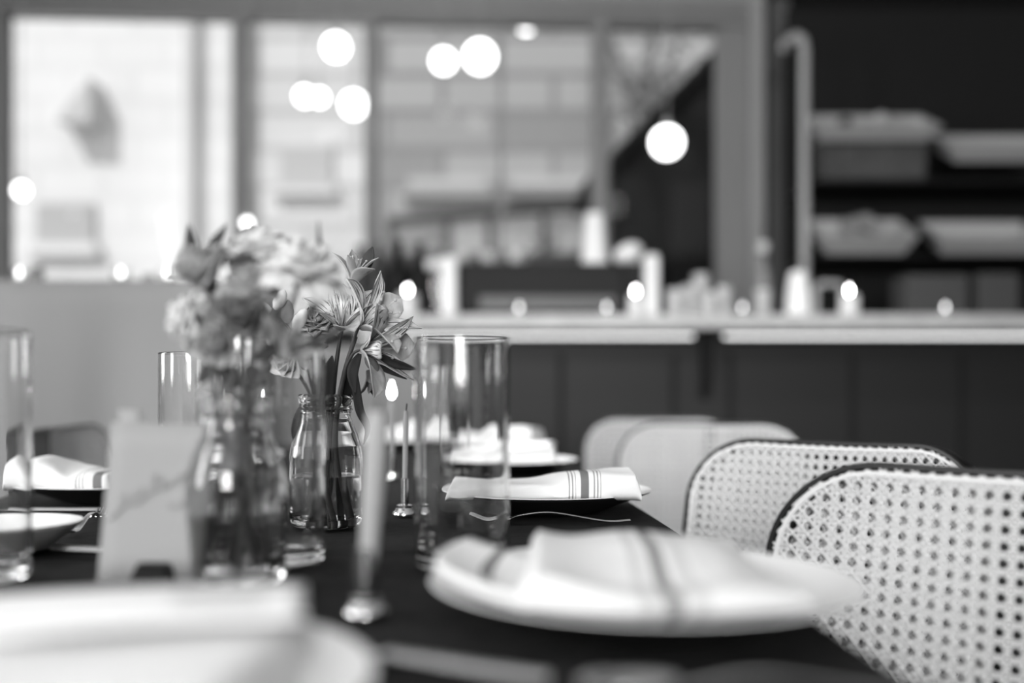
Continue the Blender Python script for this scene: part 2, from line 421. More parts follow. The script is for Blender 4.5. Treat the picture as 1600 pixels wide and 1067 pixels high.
# ------------------------------------------------------------------ bar
BY = 4.2
bz = P(0, 490, BY).z; bb = P(0, 513, BY).z; xl, xr = -1.45, 3.3
bar = thing('bar_counter', 'long bar with pale stone top and lit edge above charcoal panels', 'bar', (0, BY, 0))
b = MB(); b.box(xl, xr, 0, .62, bb, bz); b.build('countertop', 'bar_top', bar, smooth=False, bevel=.006)
b = MB(); b.box(xl+.02, xr-.02, .20, .60, 0, bb)
b.build('front_panel', 'bar_front', bar, smooth=False)
for px in (640, 876, 1052, 1140, 1330, 1500):
    MB().box(X(px,BY)*1.05-.012, X(px,BY)*1.05+.012, .185, .199, .1, bb-.10).build('batten', mat('batten_paint', .009, .6, spec=.2), bar, smooth=False, bevel=.003)
zl = P(0, 525, BY+.12).z
for a, e in ((560, 1083), (1131, 1660)):
    x0, x1 = X(a,BY+.12), X(e,BY+.12)
    o = MB().box(x0, x1, .115, .122, zl-.006, zl+.006).build('light_strip', 'led', bar, smooth=False)
    MB().box(x0, x1, .123, .199, zl-.016, bb-.001).build('strip_housing', 'bar_front', bar, smooth=False)
b = MB(); x0 = X(1107,BY+.1); b.add([(x0-.02,.06,bb),(x0+.02,.06,bb),(x0-.02,.2,bb),(x0+.02,.2,bb),(x0-.02,.15,bb-.22),(x0+.02,.15,bb-.22),(x0-.02,.2,bb-.3),(x0+.02,.2,bb-.3)],
    [(0,1,3,2),(0,4,5,1),(4,6,7,5),(2,3,7,6),(0,2,6,4),(1,5,7,3)])
b.build('bracket', 'black_matte', bar, smooth=False)

# cloth covered serving table at the left
def clothed_table(label, cloth_label, x0, x1, y0, dep, zd):
    hw, hd = (x1-x0)/2, dep/2
    c = ((x0+x1)/2, y0+hd, 0)
    t = thing('serving_table', label, 'table', c)
    MB().box(-hw+.03, hw-.03, -hd+.03, hd-.03, zd-.05, zd-.012).build('tabletop', 'box_grey', t, smooth=False)
    for sx in (-1, 1):
        for sy in (-1, 1): MB().box(sx*(hw-.12)-.02, sx*(hw-.12)+.02, sy*(hd-.08)-.02, sy*(hd-.08)+.02, 0, zd-.05).build('leg', 'black_matte', t, smooth=False)
    per = [(-hw,-hd),(hw,-hd),(hw,hd),(-hw,hd)]; L_ = [2*hw, dep, 2*hw, dep]
    def drape_pt(u, v):
        d = u*sum(L_)
        for k in range(4):
            if d <= L_[k] or k == 3:
                a, e = Vector(per[k]), Vector(per[(k+1)%4]); p = a+(e-a)*(d/L_[k]); n = Vector(((e-a).y, -(e-a).x)).normalized(); break
            d -= L_[k]
        q = u*sum(L_)
        off = (.004+.052*min(1, v*1.6))*(.6+math.sin(q*10.5+.5)+.5*math.sin(q*17+2)+.25*math.sin(q*31))*.8
        return (p.x+n.x*(off+.03*v), p.y+n.y*(off+.03*v), zd-v*(zd-.01))
    b = MB(); b.grid(drape_pt, 220, 16, closed_u=True)
    b.add([(-hw,-hd,zd),(hw,-hd,zd),(hw,hd,zd),(-hw,hd,zd)], [(0,1,2,3)])
    tag(b.build('drape', 'drape', None, loc=c, solid=.003), cloth_label, 'tablecloth')
DY = 3.1; zd = P(0, 437, DY).z
clothed_table('tall serving table hidden under the pale grey floor-length cloth', 'pale grey floor-length cloth hanging in folds left of the bar', -2.2, X(385, DY), DY, .6, zd)
clothed_table('lower serving table in front of the bar, behind the flower bottles', 'grey cloth on the lower table, seen between flower bottles and tall glass', X(405, 3.82), X(652, 3.82), 3.84, .30, P(0, 541, 3.84).z)

# candles -----------------------------------------------------------
def flame_part(parent, z, s=1.0, x=0, y=0):
    prof = [(0,0),(.0022*s,.001*s),(.0042*s,.005*s),(.0045*s,.009*s),(.0032*s,.015*s),(.0014*s,.021*s),(0,.027*s)]
    f = MB().lathe(prof, 12, T=T_(x,y,z)).build('flame', 'flame', parent)
    return f
def pillar(name, label, loc, r, h, lit=True, mt='wax', group=None, s=1.3):
    t = thing(name, label, 'candle', loc, group=group)
    prof = [(0,0),(r*.96,0),(r,.004),(r,h-.006),(r*.93,h),(r*.7,h-.004),(0,h-.006)]
    MB().lathe(prof, 28).build('wax', mt, t)
    MB().tube([(0,0,h-.008),(0.001,0,h+.010)], .0012, 6).build('wick', 'wick', t)
    if lit: flame_part(t, h+.004, s)
    return t
def tealight(name, label, loc, group=None, s=1.2, r=.03, h=.05):
    t = thing(name, label, 'candle holder', loc, group=group)
    MB().lathe([(0,0),(r*.8,0),(r,h),(r-.003,h),(r*.8-.003,.006),(0,.006)], 28).build('cup', 'glass', t)
    MB().lathe([(0,.0065),(r*.62,.0065),(r*.62,.022),(0,.022)], 20).build('wax', 'wax', t)
    flame_part(t, .024, s)
    return t
gB = 'candles along the bar'
def onbar(px, Y): return (X(px,Y), Y, bz+.0005)
pillar('pillar_candle', 'lit white pillar candle on the bar nearest the flowers', onbar(637, 4.27), .045, P(0,455,4.27).z-bz-.012, group=gB)
tealight('votive_candle', 'lit votive on the bar in front of the black coffee machine', onbar(811, 4.30), gB, h=.055)
tealight('votive_candle', 'lit votive left of the short pillar beside the coffee machine', onbar(948, 4.30), gB, h=.055)
pillar('pillar_candle', 'short lit pillar candle beside the right white post', onbar(993, 4.27), .03, P(0,457,4.27).z-bz-.012, group=gB)
tealight('votive_candle', 'lit votive on the bar right of the glassware cluster', onbar(1160, 4.30), gB, h=.055)
pillar('pillar_candle', 'lit stout pillar candle below the left tray shelf', onbar(1327, 4.27), .04, P(0,456,4.27).z-bz-.012, group=gB)
tealight('votive_candle', 'lit votive on the bar below the grey boxes', onbar(1477, 4.30), gB, h=.05)
def tumbler_shape(name, label, cat, loc, r0, r1, h, mt, group=None):
    t = thing(name, label, cat, loc, group=group)
    MB().lathe([(0,0),(r0*.92,0),(r0,.006),(r1,h-.01),(r1*.9,h),(r1*.75,h-.01),(r0*.85,.012),(0,.012)], 32).build('body', mt, t)
    return t
# white tapered vases / lamp
t = thing('bud_vase', 'tall white tapered vase standing alone on the bar', 'vase', onbar(1247, 4.3))
hh = P(0,424,4.3).z-bz
MB().lathe([(0,0),(.052,0),(.055,.01),(.050,hh*.5),(.040,hh-.02),(.034,hh-.003),(.028,hh),(.024,hh-.006),(.038,.02),(0,.02)], 32).build('body', 'white_enamel', t)

# coffee machine on the bar
CY = 4.62
x0, x1 = X(716,CY), X(976,CY); zt = P(0,412,CY).z
t = thing('coffee_machine', 'black coffee machine with white upright posts on the bar', 'coffee machine', ((x0+x1)/2, CY, bz))
hw2 = (x1-x0)/2; ht = zt-bz
MB().box(-hw2, hw2, -.06, .16, .03, ht).build('body', 'steel_black', t, smooth=False, bevel=.015)
MB().box(-hw2+.10, hw2-.05, -.065, -.0605, .05, .11).build('drip_panel', mat('grey_panel', .06, .4), t, smooth=False)
for a, e, yt in ((690, 716, 403), (1003, 1026, 400)):
    MB().box(X(a,CY)-(x0+x1)/2, X(e,CY)-(x0+x1)/2, -.10, .18, .0, P(0,yt,CY).z-bz).build('post', 'white_enamel', t, smooth=False, bevel=.02)
MB().tube([(X(690,CY)-(x0+x1)/2+.01,-.08,P(0,415,CY).z-bz),(X(668,CY)-(x0+x1)/2,-.08,P(0,417,CY).z-bz)], .022, 14).build('knob', 'white_enamel', t)
MB().box(hw2-.002, X(1003,CY)-(x0+x1)/2+.002, -.06, .16, .03, ht).build('side_panel', 'steel_black', t, smooth=False)
ztop = zt+.0005
def cupat(px, label, Y=CY+.05, r=.036, h=.06):
    t = thing('coffee_cup', label, 'cup', (X(px,Y), Y, ztop), group='cups on the coffee machine')
    MB().lathe([(0,0),(r*.6,0),(r*.9,h*.4),(r,h),(r-.004,h),(r*.8,h*.4),(0,.006)], 24).build('body', 'crockery', t)
    MB().tube([(r*.88,0,h*.8),(r*1.45,0,h*.7),(r*1.4,0,h*.35),(r*.85,0,h*.3)], .004, 8).build('handle', 'crockery', t)
cupat(722, 'pale cup at the left end of the coffee machine top'); cupat(762, 'pale cup second from the left on the coffee machine'); cupat(806, 'pale cup third along the coffee machine top, beside bare metal')
t = thing('paper_cup_stack', 'tall white stack of paper cups on the coffee machine', 'cup stack', (X(929,CY+.03), CY+.03, ztop))
hs = P(0,333,CY+.03).z-ztop
prof = [(0,0),(.064,0)]
for k in range(6): prof += [(.064-.0035*k, hs*k/6+.004), (.060-.0035*k, hs*(k+1)/6-.004)]
prof += [(.042,hs-.003),(.036,hs),(0,hs)]
MB().lathe(prof, 32).build('cups', 'white_enamel', t)
t = thing('milk_jug', 'tilted white rounded jug beside the right post of the machine', 'jug', (X(990,CY+.02), CY+.03, ztop))
MB().ball((0,0,.058), .055, 20, (1.3,.9,.85), T=Matrix.Rotation(-.45,4,'Y')).build('body', 'white_enamel', t)
MB().lathe([(.0,.0),(.030,.0),(.034,.012),(0,.02)], 20).build('foot', 'white_enamel', t)
# glassware and oddments on the bar
rg = random.Random(3)
labs = ['leftmost low glass in the cluster right of the machine','clear glass second from left in the bar cluster','tallest glass in the middle of the bar cluster','round pale bowl-like glass low in the bar cluster','short glass on the right side of the bar cluster','rightmost small glass of the cluster, by the window post']
for k, (px, py) in enumerate(((1055,452),(1078,446),(1095,428),(1108,456),(1130,448),(1192,452))):
    Y = 4.36+.05*(k%3); h = P(0,py,Y).z-bz
    t = thing('bar_glass', labs[k], 'glass', (X(px,Y), Y, bz+.0005), group='glassware on the bar')
    r = .036
    MB().lathe([(0,0),(r*.85,0),(r,h),(r-.003,h),(r*.85-.003,.01),(0,.01)], 24).build('body', mat('frosted_glass', .75, .35, trans=.5), t)
t = thing('hand_bell', 'small pale bottle standing on the bar before the window post', 'bottle', onbar(1192, 4.62))
hq = P(0,378,4.62).z-bz
MB().lathe([(0,0),(.03,0),(.034,.01),(.034,hq*.55),(.014,hq*.8),(.020,hq*.92),(.022,hq),(0,hq)], 20).build('body', mat('grey_bottle', .2, .3), t)
MB().lathe([(.0225,hq*.86),(.027,hq*.90),(.027,hq*1.0),(0,hq*1.02)], 20).build('stopper', 'crockery', t)
t.name = 'bottle'
# dark things on the back counter at left of machine
def bottle(px, pytop, Y, r, label, mt='jar_dark', z0=None, grp='dark bottles beside the coffee machine'):
    z0 = bz+.0005 if z0 is None else z0; h = P(0,pytop,Y).z-z0
    t = thing('bottle', label, 'bottle', (X(px,Y), Y, z0), group=grp)
    MB().lathe([(0,0),(r*.95,0),(r,.01),(r,h*.62),(r*.4,h*.78),(r*.36,h*.94)], 24).build('body', mt, t)
    MB().lathe([(r*.42,h*.94),(r*.42,h),(0,h)], 16).build('cap', mt, t)
bottle(590, 378, 4.62, .05, 'dark bottle behind the flowers at the end of the row')
bottle(622, 376, 4.66, .06, 'broad black bottle left of the coffee machine knob', 'black')
bottle(655, 378, 4.62, .055, 'black bottle nearest the coffee machine', 'black')
bottle(562, 384, 4.64, .05, 'dark bottle mostly hidden behind the striped lilies')

# things on the cloth covered table
zt2 = zd+.003
def ontab(px, Y): return (X(px,Y), Y, zt2)
gT = 'votives on the grey cloth'
for px, lab in ((30, 'lit votive at the left end of the grey cloth table'), (189, 'lit votive in the middle of the grey cloth table'), (262, 'lit votive on the grey cloth beside the flowers')):
    tealight('votive_candle', lab, ontab(px, 3.25), gT, h=.05)
t = thing('jar', 'small dark jar beside the left votive on grey cloth', 'jar', ontab(57, 3.3))
MB().lathe([(0,0),(.022,0),(.024,.01),(.024,.045),(.018,.055),(.018,.065),(0,.065)], 20).build('body', mat('smoked_jar', .18, .3), t)
t = thing('jar', 'low grey jar right of the middle votive on grey cloth', 'jar', ontab(232, 3.3))
MB().lathe([(0,0),(.02,0),(.022,.01),(.022,.03),(.016,.04),(0,.042)], 20).build('body', mat('pale_jar', .25, .3), t)

# globe lamps -------------------------------------------------------
def globe(px, py, Y, r, label, cord=True):
    p = P(px, py, Y)
    t = thing('globe_pendant', label, 'pendant lamp', p, group='globe pendants before the window')
    MB().ball((0,0,0), r, 24).build('globe', 'globe', t)
    MB().lathe([(0,r*.96),(.018,r*.96),(.018,r+.03),(.006,r+.045),(0,r+.045)], 16).build('cap', 'cord', t)
    MB().tube([(0,0,r+.04),(0,0,(3.35 if Y < 5.6 else 4.6)-p.z)], .0035, 6).build('cord', 'cord', t)
globe(1042, 222, 5.0, .075, 'glowing round pendant hanging on its cord before the dark outbuilding')
globe(750, 88, 5.2, .076, 'largest glowing globe of the close pair in the wide pane')
globe(693, 95, 5.3, .058, 'smaller glowing globe left of the largest one')
globe(525, 73, 5.2, .062, 'glowing globe high in the second pane')
globe(553, 163, 6.6, .078, 'glowing globe half touching the second mullion')
globe(822, 36, 6.6, .062, 'glowing globe cut by the window head in the wide pane')
globe(33, 297, 5.3, .036, 'small glowing globe low at the left window edge')
globe(386, 348, 5.3, .022, 'tiny glowing globe just above the near bouquet')
globe(476, 150, 5.35, .045, 'left of two soft globes side by side in the second pane')
globe(499, 152, 5.40, .040, 'right of two soft globes side by side in the second pane')

# ------------------------------------------------------------------ tray rack at right
RY = 5.0
rack = thing('tray_rack', 'dark tray rack with a pale hooked upright beside the window', 'rack', (X(1257,RY), RY, 0))
ox = X(1257,RY)
zt3 = P(0,52,RY).z
b = MB(); b.tube([(0,0,0),(0,0,zt3-.09),(-.008,0,zt3-.03),(-.03,.03,zt3),(-.06,.08,zt3-.005),(-.07,.14,zt3-.03)], .024, 14)
b.build('upright', 'rack_steel', rack)
b = MB(); b.tube([(1.6,0,0),(1.6,0,zt3)], .02, 10); b.build('upright', 'steel_black', rack)
for py, hgt in ((283,.02),(400,.02)):
    z = P(0,py,RY).z; MB().box(.02,1.62,-.06,.40,z-.02,z).build('shelf', 'steel_black', rack, smooth=False, bevel=.004)
MB().box(.02,1.62,.40,.42,.9,3.0).build('back_panel', 'black_matte', rack, smooth=False)
def tray_mesh(w_, d_, h_, fl=.045, th=.008):
    b = MB(); o = [(-w_/2-fl,-d_/2-fl,h_),(w_/2+fl,-d_/2-fl,h_),(w_/2+fl,d_/2+fl,h_),(-w_/2-fl,d_/2+fl,h_)]
    i = [(-w_/2,-d_/2,0),(w_/2,-d_/2,0),(w_/2,d_/2,0),(-w_/2,d_/2,0)]
    oi = [(x*(1-th*2/w_), y*(1-th*2/d_), z) for x, y, z in o]; ii = [(x*(1-th*2/w_), y*(1-th*2/d_), th) for x, y, z in i]
    b.add(o+i+oi+ii, [(7,6,5,4)]+[(k,(k+1)%4,4+(k+1)%4,4+k)[::-1] for k in range(4)]+[(k,(k+1)%4,8+(k+1)%4,8+k) for k in range(4)]+[(8+k,8+(k+1)%4,12+(k+1)%4,12+k) for k in range(4)]+[(12,13,14,15)])
    return b
def tray(label, px0, px1, py, Y, h, tilt=.35, mt='tray', name='tray', dd=.22):
    x0, x1 = X(px0,Y), X(px1,Y)
    p = P((px0+px1)/2, py, Y)
    t = thing(name, label, name, p); t.rotation_euler = (tilt, 0, 0)
    tray_mesh(x1-x0-.09, dd, h).build('shell', mt, t, smooth=False, bevel=.003)
    return t
zs1, zs2 = P(0,283,RY).z, P(0,400,RY).z
# wicker basket with a pale tray and crockery in it
x0, x1 = X(1288,5.0), X(1450,5.0); cx = (x0+x1)/2
t = thing('wicker_basket', 'ribbed dark wicker basket on the upper rack shelf', 'basket', (cx, 5.08, zs1+.0005))
hb = P(0,212,5.0).z-zs1
b = MB(); hwid = (x1-x0)/2
def bas(u, v):
    a = 2*PI*u; n = 6
    cxx, syy = math.cos(a), math.sin(a)
    rx = math.copysign(abs(cxx)**(.35), cxx)*hwid*(.93+.07*v); ry = math.copysign(abs(syy)**.35, syy)*.12*(.93+.07*v)
    k = 1+.02*math.sin(u*2*PI*36)
    return (rx*k, ry*k, v*hb)
b.grid(bas, 180, 8, closed_u=True); b.add([(-hwid*.9,-.1,.004),(hwid*.9,-.1,.004),(hwid*.9,.1,.004),(-hwid*.9,.1,.004)], [(0,1,2,3)])
b.build('body', 'wicker', t, solid=.006)
b = MB(); b.tube([Vector(bas(i/48, 1)) for i in range(49)], .010, 8, cap=False); b.build('rim', 'tray', t)
tr = tray('pale plastic tray sloping out of the wicker basket', 1262, 1452, 214, 4.98, .085, .45, dd=.20)
for px, py, r, lab in ((1376,186,.036,'round pale bowl in the middle of the basket tray'),(1435,194,.034,'pale upright bowl at the right end of the basket tray'),(1320,190,.030,'dim rounded bowl at the left in the basket tray')):
    p = P(px,py,5.02); t = thing('bowl', lab, 'bowl', (p.x,p.y,p.z-r), group='bowls in the basket tray')
    MB().ball((0,0,r), r, 18, (1,1,.95)).build('body', 'crockery' if px > 1330 else 'box_grey', t)
    MB().lathe([(r*.35,-.004),(r*.5,0.0),(r*.5,.008),(r*.35,.008)], 16, closed=True).build('foot', 'crockery' if px > 1330 else 'box_grey', t)
tray('pale tray at the right end of the upper shelf', 1465, 1625, 246, 4.98, .085, .45, dd=.20)
tray('pale tray at the left of the lower rack shelf', 1268, 1415, 388, 4.98, .11, .45, dd=.2)
tray('pale angled tray at the right of the lower rack shelf', 1445, 1610, 388, 4.98, .10, .45, dd=.2)
for px, py, lab in ((1322,352,'grey rolled cloth at the left in the lower tray'),(1345,346,'grey rolled cloth topmost of the lower tray pile'),(1362,358,'grey rolled cloth at the right in the lower tray')):
    p = P(px,py,5.05); t = thing('cloth_roll', lab, 'cloth', (p.x,p.y,p.z), group='rolled cloths in the lower tray')
    MB().tube([(-.004,-.09,-.012),(0,0,0),(.004,.09,.012)], .036, 14).build('roll', mat('roll_cloth', .22, .8), t)
for px0, px1, py, lab in ((1405,1500,432,'grey cardboard box on the bar under the right tray'),(1514,1578,430,'narrower grey cardboard box right of the larger one')):
    Y = 4.62; x0, x1 = X(px0,Y), X(px1,Y); h = P(0,py,Y).z-bz
    t = thing('box', lab, 'box', ((x0+x1)/2, Y, bz+.0005), group='boxes on the bar')
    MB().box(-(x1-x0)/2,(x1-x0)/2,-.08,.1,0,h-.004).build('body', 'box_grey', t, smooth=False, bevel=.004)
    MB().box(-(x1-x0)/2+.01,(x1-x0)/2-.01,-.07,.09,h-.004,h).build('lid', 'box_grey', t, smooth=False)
t = thing('caddy', 'low grey handled caddy between the vase and the stout candle', 'caddy', (X(1293,4.6),4.6,bz+.0005))
h = P(0,443,4.6).z-bz
MB().tube([(-.055,0,0),(-.055,0,h*.9),(-.03,0,h),(.05,0,h),(.07,0,h*.85),(.07,0,0)], .014, 10).build('handle', 'rack_steel', t)
MB().box(-.07,.085,-.05,.05,0,.02).build('base', 'black_matte', t, smooth=False, bevel=.004)

# ------------------------------------------------------------------ dining table
TZ = .75; TA = -math.atan(.047)      # table axis leans a little to the left
def edge(Y): return .2334-.047*Y
TT = T_(edge(0), 0, 0) @ rotz(-TA)   # local x=0 on the right edge, local y along the table
TW, TY0, TY1 = .90, .24, 3.0
tab = thing('dining_table', 'long dining table hidden under the dark cloth', 'table', (edge(0), 0, 0), -TA)
MB().box(-TW+.004, -.004, TY0+.004, TY1-.004, TZ-.035, TZ-.0035).build('tabletop', 'black_matte', tab, smooth=False)
for x in (-TW+.07, -.07):
    for y in (TY0+.1, 1.6, TY1-.1): MB().box(x-.03, x+.03, y-.03, y+.03, 0, TZ-.035).build('leg', 'black_matte', tab, smooth=False)
def cloth():
    b = MB()
    def top(u, v):
        x = -TW+u*TW; y = TY0+v*(TY1-TY0)
        # one fold line pressed across the cloth
        z = TZ-.0008 if True else 0
        f = abs(y-(.965-.10*(x+.35))); z += .0046*math.exp(-(f/.005)**2)
        return (x, y, z)
    b.grid(top, 24, 460)
    # hanging skirt
    per = [(0,TY0),(0,TY1),(-TW,TY1),(-TW,TY0)]; L_ = [TY1-TY0, TW, TY1-TY0, TW]
    def sk(u, v):
        d = u*sum(L_)
        for k in range(4):
            if d <= L_[k] or k == 3:
                a, e = Vector(per[k]), Vector(per[(k+1)%4]); p = a+(e-a)*(d/L_[k]); n = Vector(((e-a).y, -(e-a).x)).normalized(); break
            d -= L_[k]
        s = u*sum(L_); off = (.003+.022*v)*(1+math.sin(s*26)+.4*math.sin(s*43+1))*min(1, v*3)
        r = min(v/.04, 1)
        return (p.x+n.x*(off+.004*r), p.y+n.y*(off+.004*r), TZ-.001-.0*v-v*.235-.002*r)
    b.grid(sk, 500, 12, closed_u=True)
    o = b.build('tablecloth', 'cloth_dark', None, loc=(edge(0), 0, 0)); o.rotation_euler = (0, 0, -TA)
    return tag(o, 'dark matte cloth covering the long dining table', 'tablecloth')
cloth()
ZT0 = TZ+.0025

# plates ------------------------------------------------------------
def plate_mesh(R):
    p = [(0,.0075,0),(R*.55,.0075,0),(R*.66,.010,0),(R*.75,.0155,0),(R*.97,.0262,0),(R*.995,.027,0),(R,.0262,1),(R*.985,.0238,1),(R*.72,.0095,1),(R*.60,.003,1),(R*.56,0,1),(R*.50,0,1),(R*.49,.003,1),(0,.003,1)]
    b = MB().lathe(p, 96)
    return b
def plate(label, X_, Y_, R=.14, under='plate_under', group='dinner plates'):
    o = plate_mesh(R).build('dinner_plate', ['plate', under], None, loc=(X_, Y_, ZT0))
    return tag(o, label, 'plate', group)
pl1 = (.088, .668); pl2 = (.041, 1.30); pl3 = (-.012, 1.92); pl4 = (-.035, 2.50)
plate('white dinner plate with the blurred striped napkin nearest the camera', *pl1, R=.143)
plate('dark-backed plate behind the tall glass, in front of the pale chairs', *pl2)
plate('third dinner plate back along the right side of the table', *pl3)
plate('furthest dinner plate on the right side, under a white napkin', *pl4)
plN = (-.200, .425); plate('large white plate in the lower left corner under a menu', *plN)
plL = (-.560, 1.43); plate('dark-backed plate at left between place card and glass', *plL)
plH = (-.295, 2.80); plate('far plate at the head of the table, seen past the thin taper', *plH)
plL2 = (-.605, 2.05); plate('far left dinner plate behind the near bouquet', *plL2)
plate('small white side plate left of the place card', -.487, .955, .07, 'plate', group='side plates')

# napkins -----------------------------------------------------------
def napkin(label, loc, rz, L=.26, W=.11, H=.034, seed=1, flip=False, hump=.9, mt='napkin', flap=True, stripe=(0,1), tiltx=0.0):
    r = random.Random(seed)
    t = thing('napkin', label, 'napkin', loc, rz, group='white striped napkins')
    ph = [r.uniform(0,6) for _ in range(6)]
    def pt(u, v):
        uu = (1-u) if flip else u
        x = -L/2+u*L
        hmul = .58+.46*hump*(0.5-0.5*math.cos(PI*min(1, max(0,(uu-.35)/.52))))
        endr = min(1, (u*(1-u)*36))**.5; endr = .30+.70*endr
        h = H*hmul*endr
        a = 2*PI*v; c, s = math.cos(a), math.sin(a)
        e = .55
        y = math.copysign(abs(c)**e, c)*W/2*(.96+.04*endr)+.003*math.sin(5*u+ph[0])
        z = (math.copysign(abs(s)**e, s)*.5+.5)*h
        if z > .3*h: z += .0016*math.sin(13*u+ph[1]+3*c)+.0012*math.sin(23*u+ph[2])*c
        return (x, y, max(0, z)+tiltx*x)
    su = lambda u, v: (stripe[0]+(stripe[1]-stripe[0])*((1-u) if flip else u), v)
    b = MB(); b.grid(pt, 70, 40, closed_v=True, uvfn=su)
    n0 = 0
    b2 = MB()
    ends = [[pt(0, j/40) for j in range(40)], [pt(1, j/40) for j in range(40)]]
    b.add(ends[0], [tuple(range(40))], [su(0,0)]*40); b.add(ends[1], [tuple(reversed(range(40)))], [su(1,0)]*40)
    b.build('roll', mt, t)
    if flap:   # the outer turned fold lies over the roll
        def fp(u, v):
            x = -L*.46+u*L*.93
            uu = (1-u) if flip else u
            hm = .62+.38*hump*(0.5-0.5*math.cos(PI*min(1, max(0,(uu-.25)/.55))))
            y = -W*.52+v*W*.72
            z = H*hm*1.02+.0025+.002*math.sin(9*u+ph[3])-.35*H*hm*max(0, (.18-v)/.18)**2-(.006*(v-.7)/.3 if v > .7 else 0)
            return (x+.012*(v-.5), y, z+tiltx*x)
        sf = lambda u, v: (stripe[0]+(stripe[1]-stripe[0])*(((1-u) if flip else u)*.95+.055), v)
        b = MB(); b.grid(fp, 50, 14, uvfn=sf); b.build('fold', mt, t, solid=.0028)
    return t
PZ = ZT0+.0105
napkin('crisp white napkin with grey stripes on the plate behind the tall glass', (pl2[0]-.005, pl2[1]-.058, ZT0+.0205), math.radians(-1), L=.238, W=.115, H=.036, seed=2, flap=False, stripe=(-.223,.937))
napkin('white napkin on the third plate along the right side', (pl3[0]-.005, pl3[1]-.05, ZT0+.019), math.radians(-4), L=.20, W=.105, H=.04, seed=5, stripe=(.75,.98))
napkin('white napkin on the furthest plate along the right side', (pl4[0]+.01, pl4[1]-.04, ZT0+.019), math.radians(-20), L=.19, W=.10, H=.05, seed=6, stripe=(.75,.98))
napkin('white striped napkin at left peeking out beside the place card', (plL[0]-.032, plL[1]-.068, ZT0+.0205), math.radians(1), L=.130, W=.12, H=.046, seed=8, flip=True, hump=.75, mt='napkin_left', stripe=(1,0), flap=False)
napkin('white napkin at the far head of the table past the thin taper', (plH[0]-.01, plH[1]-.05, ZT0+.019), math.radians(12), L=.20, W=.11, H=.058, seed=12, stripe=(.75,.98))
napkin('white napkin on the far left plate behind the near bouquet', (plL2[0], plL2[1], PZ+.008), math.radians(8), L=.2, W=.1, H=.04, seed=9, stripe=(.75,.98))
# the big soft napkin on the near right plate
t = thing('napkin', 'large blurred napkin with one broad grey stripe on the nearest right plate', 'napkin', (pl1[0], pl1[1], PZ), 0, group='white striped napkins')
M['napkin_big'] = bumpy(uv_bands(mat('broad_stripe_napkin', .76, .9, spec=.1), .76, [(.40,.44,.55),(.475,.525,.2),(.56,.61,.58)]), 700, .3, .0005)
def plate_h(rr, R=.143):
    P_ = ((0,.0075),(.55,.0075),(.66,.010),(.75,.0155),(.97,.0262),(1.0,.027),(1.3,.027))
    q = rr/R
    for (a, h0), (e, h1) in zip(P_, P_[1:]):
        if q <= e: return h0+(h1-h0)*(q-a)/(e-a)
    return .027
def big(u, v):
    # u across (left to right), v around the folded section
    a = 2*PI*v; c, s_ = math.cos(a), math.sin(a); e = .4
    y0 = math.copysign(abs(c)**e, c)
    yy = (y0+1)/2
    x = -.080+u*(.158+.010*(1-yy))+.010*(yy-.5)
    y = -.139+yy*.216
    fr = (.139**2-min(.12, abs(x))**2)**.5
    if y < -fr: y = -fr-(fr+y)*.0
    er = .35+.65*min(1, (u*(1-u)*22))**.5
    base = plate_h(math.hypot(x, y))-.0105+.0035
    top = (.012+.026*min(1, yy*1.9))*er
    if u > .75: top *= 1-.5*((u-.75)/.25)**1.5
    z = base+(math.copysign(abs(s_)**e, s_)*.5+.5)*top
    if s_ > 0: z += .0018*math.sin(11*u+3*yy)+.003*math.exp(-((yy-.42)/.10)**2)
    return (x, y, z+.0005)
b = MB(); b.grid(big, 70, 44, closed_v=True)
b.add([big(0,j/44) for j in range(44)], [tuple(range(44))]); b.add([big(1,j/44) for j in range(44)], [tuple(reversed(range(44)))], [(1,0)]*44)
b.build('roll', 'napkin_big', t)
def fl(u, v):
    y = -.112+v*.182
    xl = -(max(0, .139**2-y*y))**.5
    x = xl+u*(-.045-xl)
    return (x, y, plate_h(math.hypot(x, y))-.0105+.006+.010*(1-u)*v+.002*math.sin(5*v+2*u)+.004*u)
M['napkin_flap'] = uv_bands(mat('flap_napkin', .76, .9, spec=.1), .76, [(.30,.38,.2)])
b = MB(); b.grid(fl, 24, 20); b.build('fold', 'napkin_flap', t, solid=.006)
def stp(u, v):
    x = -.065+u*.10; y = -.080+v*.10
    return (x, y, .0385+.0035*math.sin(PI*v)+.002*math.sin(6*u)-.012*max(0,.3-v))
# menu and napkin on the near left plate
t = thing('napkin', 'soft white napkin lying flat on the lower left plate', 'napkin', (plN[0], plN[1], PZ), math.radians(-2), group='white striped napkins')
def nb(u, v):
    a = 2*PI*v; c, s = math.cos(a), math.sin(a); e = .4
    er = .4+.6*min(1, (u*(1-u)*22))**.5
    return (-.10+u*.20, math.copysign(abs(c)**e, c)*.07, (math.copysign(abs(s)**e, s)*.5+.5)*.026*er+.001*math.sin(9*u))
b = MB(); b.grid(nb, 40, 36, closed_v=True); b.add([nb(0,j/36) for j in range(36)], [tuple(range(36))]); b.add([nb(1,j/36) for j in range(36)], [tuple(reversed(range(36)))])
b.build('roll', 'napkin_plain', t)
t = thing('menu', 'white menu sheet propped across the lower left plate', 'menu', (0,0,0))
q = [at(-60, 1000, .43), at(474, 968, .455), at(478, 914, .545), at(-60, 934, .535)]
q0 = [Vector(p) for p in q]
def mp(u, v): return (q0[0].lerp(q0[1], u)).lerp(q0[3].lerp(q0[2], u), v)+Vector((0,0,.002*math.sin(3*u)))
b = MB(); b.grid(mp, 20, 6); b.build('sheet', 'paper', t, solid=.0012)
b = MB()
